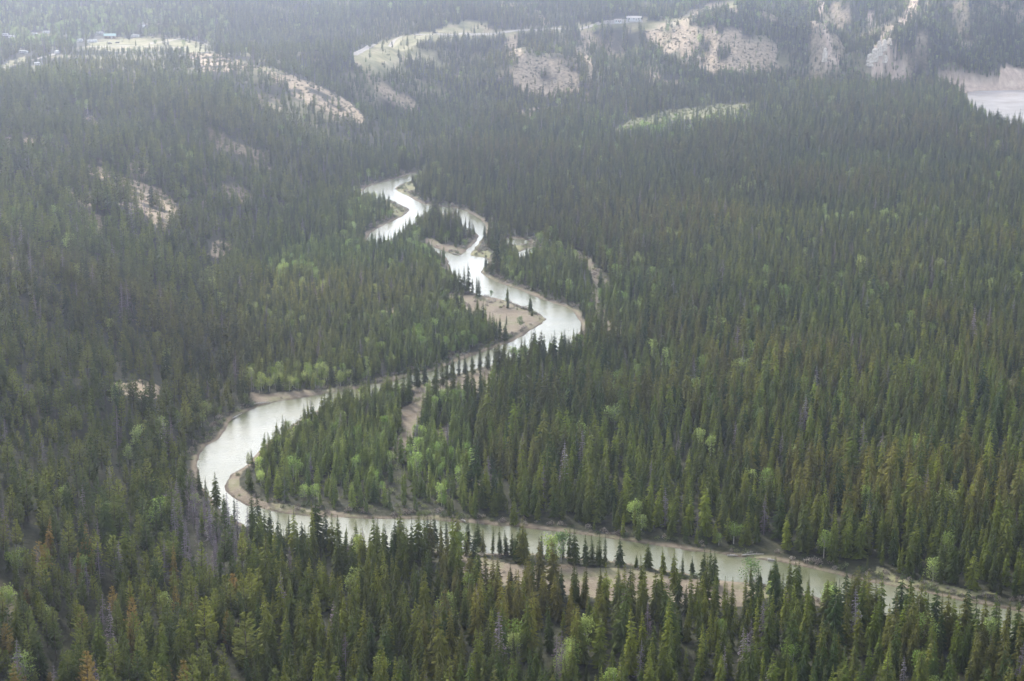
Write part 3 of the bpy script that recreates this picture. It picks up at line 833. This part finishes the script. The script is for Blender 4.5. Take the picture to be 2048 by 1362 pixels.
CAMP = [(11, 73), (23, 77), (93, 68), (70, 72), (47, 108), (114, 108), (75, 132), (200, 70), (185, 86), (271, 76), (288, 56), (161, 84), (220, 77), (220, 88), (235, 87), (403, 88), (1268, 41), (1236, 45), (1492, 3)]
campw = [hit(px, py) for px, py in CAMP]
for (x, y, z) in campw:
    dd = math.hypot(x, y); ux, uy = x / dd, y / dd
    al = (x - TX) * ux + (y - TY) * uy; la = np.abs((x - TX) * uy - (y - TY) * ux)
    keep &= ~((al > -9) & (al < 75) & (la < 5.5))
sel = np.where(keep)[0]

# ------------------------------------------------------------------ individuals and the rest
NAME = ['spruce_tree', 'pine_tree', 'broadleaf_tree', 'dead_tree']
CAT = ['spruce', 'pine', 'deciduous tree', 'dead tree']
ONES = "zero one two three four five six seven eight nine ten eleven twelve thirteen fourteen fifteen sixteen seventeen eighteen nineteen".split()
TENS = "zero ten twenty thirty forty fifty sixty seventy eighty ninety".split()
def word(n):
    n = int(max(0, min(99, n)))
    if n < 20: return ONES[n]
    return TENS[n // 10] + ("-" + ONES[n % 10] if n % 10 else "")

def plant(kd, x, y, z, h, sw, ro, v, c, label, group):
    K = KINDS[NAME[kd]]; v = v % K['n']
    e = bpy.data.objects.new(NAME[kd], None); COL.objects.link(e)
    e.empty_display_size = .5
    e.location = (x, y, z); e.rotation_euler = (random.gauss(0, .025), random.gauss(0, .025), ro); e.scale = (h * sw, h * sw, h)
    e["label"] = label; e["category"] = CAT[kd]; e["group"] = group
    cro = bpy.data.objects.new("branches" if kd == 3 else "crown", K['crown'][v]); COL.objects.link(cro); cro.parent = e
    cro["col"] = [float(q) for q in c]
    tr = bpy.data.objects.new("trunk", K['trunk'][v]); COL.objects.link(tr); tr.parent = e
    return e

used_labels = set()
def look(kd, c, h, sw):
    if kd == 3: return "grey violet dead tree" if c[0] < .19 else "pale grey dead tree"
    if kd == 2: return "bright green leafy tree" if c[1] < .27 else "pale green leafy tree"
    nm = "spruce" if kd == 0 else "pine"
    if c[0] > c[1] * 1.25: hue = "orange brown"
    elif c[0] > c[1] * .98: hue = "brownish"
    elif c[1] > .085: hue = "olive green"
    else: hue = "dark green"
    return hue + " " + nm
def where_words(x, y, z, h):
    px, py = project(x, y, z + h)
    return "tip %s percent across, %s percent down" % (word(px / 20.48), word(py / 13.62))
def uniq(base):
    l = base
    for extra in ("", ", taller", ", shorter", ", broader", ", slimmer", ", darker", ", paler", ", rougher"):
        if l + extra not in used_labels:
            l = l + extra; break
    used_labels.add(l); return l

tips = project(TX, TY, TZ + ht)
mid_ = project(TX, TY, TZ + ht * .6)
vis = (mid_[1] < 1358) & (tips[0] > 4) & (tips[0] < 2044)
chosen = np.zeros(N, bool)
lone_n = [int((LX[:, 4] == k).sum()) for k in range(4)]
for kd, cap in ((0, 300 - lone_n[0]), (1, 290), (2, 280 - lone_n[2]), (3, 110)):
    c = sel[(kind[sel] == kd) & vis[sel]]
    d = TY[c]
    if kd in (2, 3):
        # mostly where the neighbours do not bury them: nearest, favouring the tallest
        d = TY[c] / ht[c] ** .5
    c = c[np.argsort(d)][:cap]
    chosen[c] = True
for i in np.where(chosen)[0]:
    kd = int(kind[i])
    grp = ["spruces of the front forest", "pines of the wooded slope by the river", "leafy trees among the conifers", "dead trees among the conifers"][kd]
    lab = "%s, %s" % (look(kd, col[i], ht[i], sxy[i]), where_words(TX[i], TY[i], TZ[i], ht[i]))
    plant(kd, TX[i], TY[i], TZ[i] - .1, ht[i], sxy[i], rot[i], int(var[i]), col[i], uniq(lab), grp)
for n_, (x, y, z, h, kd) in enumerate(LX):
    kd = int(kd); px, py, hp, _ = LONE[n_]
    c = (CD * 1.1 + (CO - CD) * random.random() * .5) if kd == 0 else np.array([.14, .21, .07])
    if 895 < px < 1075 and 580 < py < 682: place = "by the middle sand bar"
    elif 390 < px < 700 and py > 980: place = "on the left bend's near bank"
    elif py > 1280: place = "before the lower river's end"
    elif 840 < px < 1700 and py > 1090: place = "between lower river and brown flat"
    elif py > 700: place = "by the narrow reach's pinkish bar"
    else: place = "on the grassy terrace edge"
    tx = project(x, y, z + h)
    lab = "%s %s %s, %s percent across" % ("small" if h < 6 else "tall" if h > 14 else "mid-sized", "spruce" if kd == 0 else "bush", place, word(tx[0] / 20.48))
    plant(kd, x, y, z - .1, h, random.uniform(.95, 1.35) if h < 12 else 1.1, random.random() * 6.28, n_, c, uniq(lab), ["riverside spruces", "", "leafy trees among the conifers"][kd])

def scatter(name, kname, X, Y, Z, S, SW, R, V, CC, label):
    """one object: many plants of one kind, instanced on loose points"""
    n = len(X)
    me = bpy.data.meshes.new(name); me.vertices.add(n)
    me.vertices.foreach_set("co", np.stack([X, Y, Z], 1).astype(np.float32).ravel())
    a = me.attributes.new("size", 'FLOAT_VECTOR', 'POINT'); a.data.foreach_set("vector", np.stack([S * SW, S * SW, S], 1).astype(np.float32).ravel())
    a = me.attributes.new("turn", 'FLOAT_VECTOR', 'POINT'); a.data.foreach_set("vector", np.stack([rng.normal(0, .035, n), rng.normal(0, .035, n), R], 1).astype(np.float32).ravel())
    a = me.attributes.new("shape", 'INT', 'POINT'); a.data.foreach_set("value", (V % KINDS[kname]['n']).astype(np.int32))
    a = me.attributes.new("col", 'FLOAT_VECTOR', 'POINT'); a.data.foreach_set("vector", CC.astype(np.float32).ravel())
    ob = bpy.data.objects.new(name, me); COL.objects.link(ob)
    ob["kind"] = "stuff"; ob["label"] = label
    ng = bpy.data.node_groups.new(name, 'GeometryNodeTree')
    ng.interface.new_socket("Geometry", in_out='INPUT', socket_type='NodeSocketGeometry')
    ng.interface.new_socket("Geometry", in_out='OUTPUT', socket_type='NodeSocketGeometry')
    gi = ng.nodes.new('NodeGroupInput'); go = ng.nodes.new('NodeGroupOutput')
    ci = ng.nodes.new('GeometryNodeCollectionInfo'); ci.inputs['Collection'].default_value = KINDS[kname]['col']
    ci.inputs['Separate Children'].default_value = True; ci.inputs['Reset Children'].default_value = True
    ip = ng.nodes.new('GeometryNodeInstanceOnPoints'); ip.inputs['Pick Instance'].default_value = True
    def na(nm, t):
        q = ng.nodes.new('GeometryNodeInputNamedAttribute'); q.data_type = t; q.inputs['Name'].default_value = nm
        return q.outputs['Attribute']
    mtp = ng.nodes.new('GeometryNodeMeshToPoints')
    ng.links.new(gi.outputs[0], mtp.inputs['Mesh']); ng.links.new(mtp.outputs[0], ip.inputs['Points'])
    ng.links.new(ci.outputs[0], ip.inputs['Instance']); ng.links.new(na('shape', 'INT'), ip.inputs['Instance Index'])
    ng.links.new(na('turn', 'FLOAT_VECTOR'), ip.inputs['Rotation']); ng.links.new(na('size', 'FLOAT_VECTOR'), ip.inputs['Scale'])
    ng.links.new(ip.outputs[0], go.inputs[0])
    md = ob.modifiers.new("plants", 'NODES'); md.node_group = ng
    return ob

rest = sel[~chosen[sel]]
for kd, nm, lab in ((0, "spruce_forest", "dense dark spruce forest filling the valley floor"), (1, "pine_forest", "olive green pine forest on the slopes"),
                    (2, "broadleaf_growth", "light green leafy trees scattered through the conifers"), (3, "dead_standing_timber", "grey dead trees scattered through the forest")):
    r_ = rest[kind[rest] == kd]
    scatter(nm, NAME[kd], TX[r_], TY[r_], TZ[r_] - .1, ht[r_], sxy[r_], rot[r_], var[r_], col[r_], lab)

# undergrowth: willow scrub on the banks, young growth in clearings, low bushes on the dry slopes
sp = []
for d0, d1, s, xm in ((560, 1600, 2.6, 1.0), (1500, 2250, 4.2, 1.0)):
    X1 = .3 * d1
    gx, gy = np.meshgrid(np.arange(-X1, X1, s), np.arange(d0, d1, s))
    gx = gx.ravel() + rng.uniform(-.5, .5, gx.size) * s; gy = gy.ravel() + rng.uniform(-.5, .5, gy.size) * s
    k = np.abs(gx / gy) < .3
    sp.append(np.stack([gx[k], gy[k]], 1))
sp = np.concatenate(sp)
i_ = np.clip(np.rint(np.interp(sp[:, 1], DD, np.arange(NR))), 0, NR - 1).astype(int)
j_ = np.clip(np.rint(np.interp(sp[:, 0] / sp[:, 1], AZ, np.arange(NC))), 0, NC - 1).astype(int)
sw_ = GW[i_, j_]; sb = bare_a[i_, j_]; smd = m_mead[i_, j_]; srk = m_rock[i_, j_]; sbr = m_bar[i_, j_]; sgr = m_grass[i_, j_]; stk = m_track[i_, j_]
nzz = fbm(sp[:, 0], sp[:, 1], 12, 301, 3)
bankd = (sw_ > 2.2) & (sw_ < 8) & (sp[:, 1] < 1700)
p_ = np.where(bankd, np.where(nzz > .42, .75, .3), 0)
p_ = np.maximum(p_, (sb > .3) * .2 + (srk & (GZ[i_, j_] > 1)) * .3 + smd * .025 + m_bare[i_, j_] * .3)
p_ = np.maximum(p_, sgr * np.where(sp[:, 1] > 1500, .5, .05) + stk * .4)
yz = zone(YOUNG, *project(sp[:, 0], sp[:, 1], GZ[i_, j_])) & (sp[:, 1] < 1500) & (sw_ > 3)
p_ = np.maximum(p_, yz * .22)
p_ = np.where(sbr & (sw_ > 3.6), np.where(nzz > .56, .18, .012), p_)
spx, spy = project(sp[:, 0], sp[:, 1], GZ[i_, j_])
p_ = np.where((spx > 1855) & srk & (GW[i_, j_] < 40), 0, p_)
p_ = np.where(sw_ < 2.2, 0, p_)
k = rng.random(len(sp)) < p_
S_ = sp[k]; bk = bankd[k]
sz = z_of(S_[:, 0], S_[:, 1]); n = len(S_)
grey = (rng.random(n) < .55)[:, None]
sc_col = np.where(grey, lerp(np.array([[.20, .165, .14]]), np.array([[.36, .32, .26]]), rng.random((n, 1))), lerp(np.array([[.08, .11, .04]]), np.array([[.19, .22, .09]]), rng.random((n, 1))))
lush = (yz | (sgr & (sp[:, 1] > 1500)))[k][:, None] & ~bk[:, None]
sc_col = np.where(lush, lerp(np.array([[.12, .15, .045]]), np.array([[.24, .26, .10]]), rng.random((n, 1))), sc_col)
dry = ~lush & ~bk[:, None] & (S_[:, 1:2] > 1500)
sc_col = np.where(dry, lerp(np.array([[.07, .085, .04]]), np.array([[.16, .17, .10]]), rng.random((n, 1))), sc_col)
scatter("riverside_shrubs", 'shrub', S_[:, 0], S_[:, 1], sz - .1, rng.uniform(.8, 2.4, n) * np.where(bk, .9, 1.0), rng.uniform(.8, 1.2, n), rng.uniform(0, 6.28, n), rng.integers(0, 100, n), sc_col,
        "low grey and green scrub along banks and dry slopes")


# ------------------------------------------------------------------ roads and tracks on the terrace
rm, nt, b = new_mat("pale_gravel_road")
nt.links.new(ramp(nt, noise(nt, .4, 4), [(.3, (.32, .29, .25)), (.7, (.46, .42, .37))]), b.inputs['Base Color'])
def road(pix, width, label):
    W3 = [hit(px, py) for px, py in pix]
    P2 = [np.array(w[:2]) for w in W3]
    path = []
    for a, c in zip(P2[:-1], P2[1:]):
        n = max(2, int(np.linalg.norm(c - a) / 4))
        for k in range(n): path.append(a + (c - a) * k / n)
    path.append(P2[-1]); path = np.array(path)
    for _ in range(6):
        path[1:-1] = (path[:-2] + path[1:-1] * 2 + path[2:]) / 4
    t = np.gradient(path, axis=0); t /= np.linalg.norm(t, axis=1)[:, None] + 1e-9
    nrm = np.stack([-t[:, 1], t[:, 0]], 1)
    Lp = path + nrm * width / 2; Rp = path - nrm * width / 2
    zL = z_of(Lp[:, 0], Lp[:, 1]); zR = z_of(Rp[:, 0], Rp[:, 1]); zM = z_of(path[:, 0], path[:, 1])
    up = np.maximum(0, zM - (zL + zR) / 2) + .2; zL = zL + up; zR = zR + up
    mb = MB()
    for i in range(len(path) - 1):
        a = (*Lp[i], zL[i]); c = (*Rp[i], zR[i]); d = (*Rp[i + 1], zR[i + 1]); e = (*Lp[i + 1], zL[i + 1])
        mb.quad(a, c, d, e)
        for p, q in ((a, e), (c, d)):
            mb.quad(p, q, (q[0], q[1], q[2] - .9), (p[0], p[1], p[2] - .9))
    o = mb.obj("road", [rm]); o["kind"] = "structure"; o["label"] = label
road([(709, 111), (722, 102), (740, 92), (790, 78), (850, 70), (930, 67), (1000, 66), (1060, 61), (1130, 58), (1180, 52), (1230, 46), (1285, 42)], 6, "pale road along the terrace rim")
road([(180, 94), (240, 92), (286, 93), (330, 95), (378, 95)], 6, "pale camp road near the terrace edge")
road([(300, 88), (316, 85), (351, 79), (400, 84), (420, 92)], 4, "curved pale track across the green meadow")
road([(10, 137), (30, 131), (53, 124), (80, 116), (110, 108)], 6, "pale road at the left of the camp")

# ------------------------------------------------------------------ camp: trailers, cars, buildings
def solid(name, c, rough=.5, var=.12):
    m, nt, b = new_mat(name)
    nt.links.new(ramp(nt, noise(nt, .8, 3, 'obj'), [(.3, tuple(q * (1 - var) for q in c)), (.7, tuple(min(.9, q * (1 + var)) for q in c))]), b.inputs['Base Color'])
    b.inputs['Roughness'].default_value = rough; b.inputs['Specular IOR Level'].default_value = .4
    return m
WHITE = solid("white_panel", (.58, .58, .57), .35, .05); GLASS = solid("dark_glass", (.03, .035, .04), .1); RUBBER = solid("tyre_rubber", (.02, .02, .02), .8)
TEAL = solid("teal_roof_metal", (.10, .24, .22), .4); WOODW = solid("timber_wall", (.30, .22, .15), .8); DARKP = solid("dark_car_paint", (.03, .035, .05), .25); GREYR = solid("pale_roof_sheet", (.42, .38, .35), .4, .05)

def root(name, x, y, z, rz, label, cat, group=None):
    e = bpy.data.objects.new(name, None); COL.objects.link(e); e.location = (x, y, z); e.rotation_euler = (0, 0, rz)
    e["label"] = label; e["category"] = cat
    if group: e["group"] = group
    return e
def wheelset(e, xs, y, r):
    for x in xs:
        for sy in (-1, 1):
            mb = MB(); mb.tube((x, sy * y - .12, r), (x, sy * y + .12, r), r, r, 12)
            k = len(mb.V); mb.V.append((x, sy * y + .13, r)); mb.V.append((x, sy * y - .13, r))
            for i in range(12):
                j = (i + 1) % 12; mb.F += [(2 * i + 1, 2 * j + 1, k), (2 * j, 2 * i, k + 1)]; mb.M += [0, 0]
            mb.obj("wheel", [RUBBER], e)
def trailer(x, y, z, rz, L_, label):
    e = root("camper_trailer", x, y, z, rz, label, "camper", "campers parked on the terrace")
    mb = MB(); h0, h1 = .55, 3.0; w = 1.2; l = L_ / 2
    prof = [(-l, h0), (l - .5, h0), (l, h0 + .8), (l, h1 - .7), (l - .7, h1), (-l + .3, h1), (-l, h1 - .3)]
    n = len(prof)
    for i in range(n):
        a, c = prof[i], prof[(i + 1) % n]; mb.quad((a[0], -w, a[1]), (c[0], -w, c[1]), (c[0], w, c[1]), (a[0], w, a[1]))
    for sy in (-1, 1):
        k = len(mb.V); mb.V += [(p[0], sy * w, p[1]) for p in prof]; mb.F.append(tuple(range(k, k + n)) if sy > 0 else tuple(range(k + n - 1, k - 1, -1))); mb.M.append(0)
    mb.obj("body", [WHITE], e)
    for wx in (-l * .55, l * .1, l * .6):
        mb = MB()
        for sy in (-1, 1): mb.box(wx - .4, wx + .4, sy * w - .02, sy * w + .02, 1.6, 2.2)
        mb.obj("window", [GLASS], e)
    mb = MB(); mb.box(-l * .2 - .35, -l * .2 + .35, -w - .03, -w + .02, .6, 2.5); mb.obj("door", [solid("trailer_door", (.6, .6, .58))], e)
    wheelset(e, (-.5, .5), 1.05, .35)
    mb = MB(); mb.tube((l, 0, .6), (l + 1.1, 0, .45), .06, .05, 5); mb.obj("tow_bar", [RUBBER], e)
def car(x, y, z, rz, label):
    e = root("parked_car", x, y, z, rz, label, "car", "cars parked in the camp")
    mb = MB()
    prof = [(-2.2, .4), (2.2, .4), (2.25, .8), (1.3, .98), (.6, 1.5), (-1.1, 1.52), (-1.9, 1.0), (-2.25, .95)]
    n = len(prof)
    for i in range(n):
        a, c = prof[i], prof[(i + 1) % n]; mb.quad((a[0], -.88, a[1]), (c[0], -.88, c[1]), (c[0], .88, c[1]), (a[0], .88, a[1]))
    for sy in (-1, 1):
        k = len(mb.V); mb.V += [(p[0], sy * .88, p[1]) for p in prof]; mb.F.append(tuple(range(k, k + n)) if sy > 0 else tuple(range(k + n - 1, k - 1, -1))); mb.M.append(0)
    mb.obj("body", [DARKP], e)
    mb = MB()
    for sy in (-1, 1): mb.box(-1.3, .7, sy * .89 - .01, sy * .89 + .01, 1.02, 1.4)
    mb.obj("window", [GLASS], e); wheelset(e, (-1.4, 1.4), .8, .33)
def house(x, y, z, rz, L_, W_, hw, roofm, wallm, label, cat):
    e = root("camp_building", x, y, z, rz, label, cat)
    mb = MB(); mb.box(-L_ / 2, L_ / 2, -W_ / 2, W_ / 2, -1, hw); mb.obj("wall", [wallm], e)
    mb = MB(); o = .6; top = hw + W_ * .28
    A_ = (-L_ / 2 - o, -W_ / 2 - o, hw - .1); B_ = (L_ / 2 + o, -W_ / 2 - o, hw - .1); C_ = (L_ / 2 + o, W_ / 2 + o, hw - .1); D_ = (-L_ / 2 - o, W_ / 2 + o, hw - .1)
    E_ = (-L_ / 2 - o, 0, top); G_ = (L_ / 2 + o, 0, top)
    mb.quad(A_, B_, G_, E_); mb.quad(C_, D_, E_, G_); mb.tri(A_, E_, D_); mb.tri(B_, C_, G_); mb.quad(D_, C_, B_, A_)
    mb.obj("roof", [roofm], e)
    for k in range(3):
        wx = -L_ / 3 + k * L_ / 3; mb = MB(); mb.box(wx - .6, wx + .6, -W_ / 2 - .04, -W_ / 2 + .02, 1.1, 2.2); mb.obj("window", [GLASS], e)
    mb = MB(); mb.box(L_ / 6 - .5, L_ / 6 + .5, -W_ / 2 - .05, -W_ / 2 + .02, 0, 2.1); mb.obj("door", [WOODW if wallm is WHITE else WHITE], e)
cl = ["white camper at the far left of the camp", "white camper second from the left edge", "white camper in the trees above the left meadow", "short white camper between two spruces", "long white camper beside the left camp road",
      "white camper among pines below the camp", "small white camper low on the left slope", "white camper beside the teal roofed building", "long white camper left of the open camp meadow", "white camper right of the teal roof",
      "small white camper far back behind the camp", "small white camper in shade west of the meadow"]
rr = random.Random(4)
for i in range(12):
    x, y, z = campw[i]; trailer(x, y, z + .05, rr.uniform(-.5, .5) + (1.57 if i in (5, 10) else 0), (5.5, 6, 7, 5, 9, 6.5, 5, 7, 9.5, 8, 6, 5)[i], cl[i])
x, y, z = campw[12]; house(x, y, z, .15, 11, 7, 2.9, TEAL, WOODW, "camp building with a teal roof beside the meadow", "building")
car(*campw[13][:2], campw[13][2] + .05, .2, "dark car on the camp road, left of the pair")
car(*campw[14][:2], campw[14][2] + .05, .1, "dark car on the camp road, right of the pair")
car(*campw[15][:2], campw[15][2] + .05, .6, "dark car alone at the meadow's right end")
x, y, z = campw[16]; house(x, y, z, -.1, 15, 6, 2.8, GREYR, WHITE, "long low white building on the terrace rim", "building")
x, y, z = campw[17]; house(x, y, z, .1, 7, 5, 2.4, GREYR, WHITE, "small white hut left of the long building", "hut")

# ------------------------------------------------------------------ rock pillars on the pale spurs
rk, nt, b = new_mat("pale_pillar_rock")
nt.links.new(ramp(nt, noise(nt, .5, 5, 'obj'), [(.3, (.50, .42, .32)), (.7, (.78, .70, .58))]), b.inputs['Base Color'])
def pillar(px, py, hpx, wpx, seed, label):
    x, y, z = hit(px, py); k = F / y; h = hpx / k; w = wpx / k / 2; r = random.Random(seed); mb = MB()
    rings, seg = 12, 14; o = [[r.uniform(.78, 1.2) for _ in range(seg)] for _ in range(rings)]
    flute = [r.uniform(.82, 1.15) for _ in range(seg)]
    for i in range(rings):
        t = i / (rings - 1); rad = w * (1.15 - .55 * t ** 1.3) * (.25 if i == rings - 1 else 1)
        for j in range(seg):
            a = 6.283 * j / seg; q = rad * o[i][j] * flute[j]
            mb.V.append((x + math.cos(a) * q, y + math.sin(a) * q, z - 2 + (h + 2) * t))
    for i in range(rings - 1):
        for j in range(seg):
            j2 = (j + 1) % seg; mb.F.append((i * seg + j, i * seg + j2, (i + 1) * seg + j2, (i + 1) * seg + j)); mb.M.append(0)
    mb.F.append(tuple((rings - 1) * seg + j for j in range(seg))); mb.M.append(0)
    ob = mb.obj("rock_pillar", [rk]); ob["label"] = label; ob["category"] = "rock pillar"; ob["group"] = "pale rock pillars on the spurs"
for i, (a, c, d, e_, lb) in enumerate([(1650, 120, 24, 11, "lone cream rock pillar at the foot of the left spur"), (1740, 132, 22, 14, "broad cream rock pillar lowest on the right spur"), (1749, 121, 24, 13, "cream rock pillar second from the bottom of the row"),
                                       (1758, 110, 26, 12, "tallest cream pillar in the middle of the row"), (1768, 100, 20, 11, "cream rock pillar fourth up the spur crest"), (1779, 88, 12, 9, "small cream pillar highest on the spur crest"), (1770, 125, 12, 10, "stubby cream pillar behind the row")]):
    pillar(a, c, d, e_, 60 + i, lb)

# ------------------------------------------------------------------ stranded logs
lgm, nt, b = new_mat("bleached_wood")
nt.links.new(ramp(nt, noise(nt, 2, 4, 'obj'), [(.3, (.30, .27, .24)), (.7, (.50, .47, .42))]), b.inputs['Base Color'])
def log(p, q, r, label):
    x0, y0, z0 = hit(*p); x1, y1, z1 = hit(*q); mb = MB()
    a = np.array((x0, y0, max(z0, 0) + r + .15)); c = np.array((x1, y1, max(z1, 0) + r + .1))
    mid = (a + c) / 2 + np.array((0, 0, .12))
    mb.tube(a, mid, r * 1.2, r, 8); mb.tube(mid, c, r, r * .4, 8)
    for k in range(3):
        t = .25 + .2 * k; p_ = a + (c - a) * t; mb.tube(p_, p_ + np.array((.3, .7 * (-1) ** k, .7)), r * .3, r * .1, 4)
    for k in range(5):
        th = k * 1.26; mb.tube(a, a + np.array((-.2, math.cos(th) * .5, math.sin(th) * .5)), r * .4, r * .1, 4)
    ob = mb.obj("driftwood_log", [lgm]); ob["label"] = label; ob["category"] = "log"; ob["group"] = "logs stranded on the river banks"
log((1455, 1116), (1476, 1113), .22, "short bleached log on the far bank, left of the longer ones")
log((1484, 1114), (1528, 1111), .2, "longest bleached log on the far bank of the lower river")
log((1490, 1110), (1506, 1107), .2, "thin bleached log behind the longest one on the far bank")
log((1536, 1123), (1552, 1124), .28, "stubby log at the water's edge right of the longest")
log((508, 811), (542, 807), .28, "bleached log on the mud at the upper left bend")
log((466, 838), (484, 830), .22, "thin bleached log lying along the shore at the upper left bend")
log((931, 1047), (921, 1041), .22, "small log stranded where the far bank juts out")
log((905, 508), (922, 516), .25, "small log caught at the mouth of the side channel")

# ------------------------------------------------------------------ haze
EXTRA_MARK = True
hm = bpy.data.materials.new("haze_air"); hm.use_nodes = True
nt = hm.node_tree; nt.nodes.clear()
o = nt.nodes.new("ShaderNodeOutputMaterial"); pv = nt.nodes.new("ShaderNodeVolumePrincipled")
pv.inputs['Color'].default_value = (.70, .78, 1.0, 1); pv.inputs['Density'].default_value = HAZE_K; pv.inputs['Anisotropy'].default_value = .88
nt.links.new(pv.outputs[0], o.inputs['Volume'])
hb = MB(); hb.box(-2600, 2600, -60, 6400, -4.0, 288)
hz = hb.obj("haze", [hm]); hz["kind"] = "stuff"; hz["label"] = "pale bluish haze filling the valley air"
print("TREES", N, len(sel), "scrub", n)
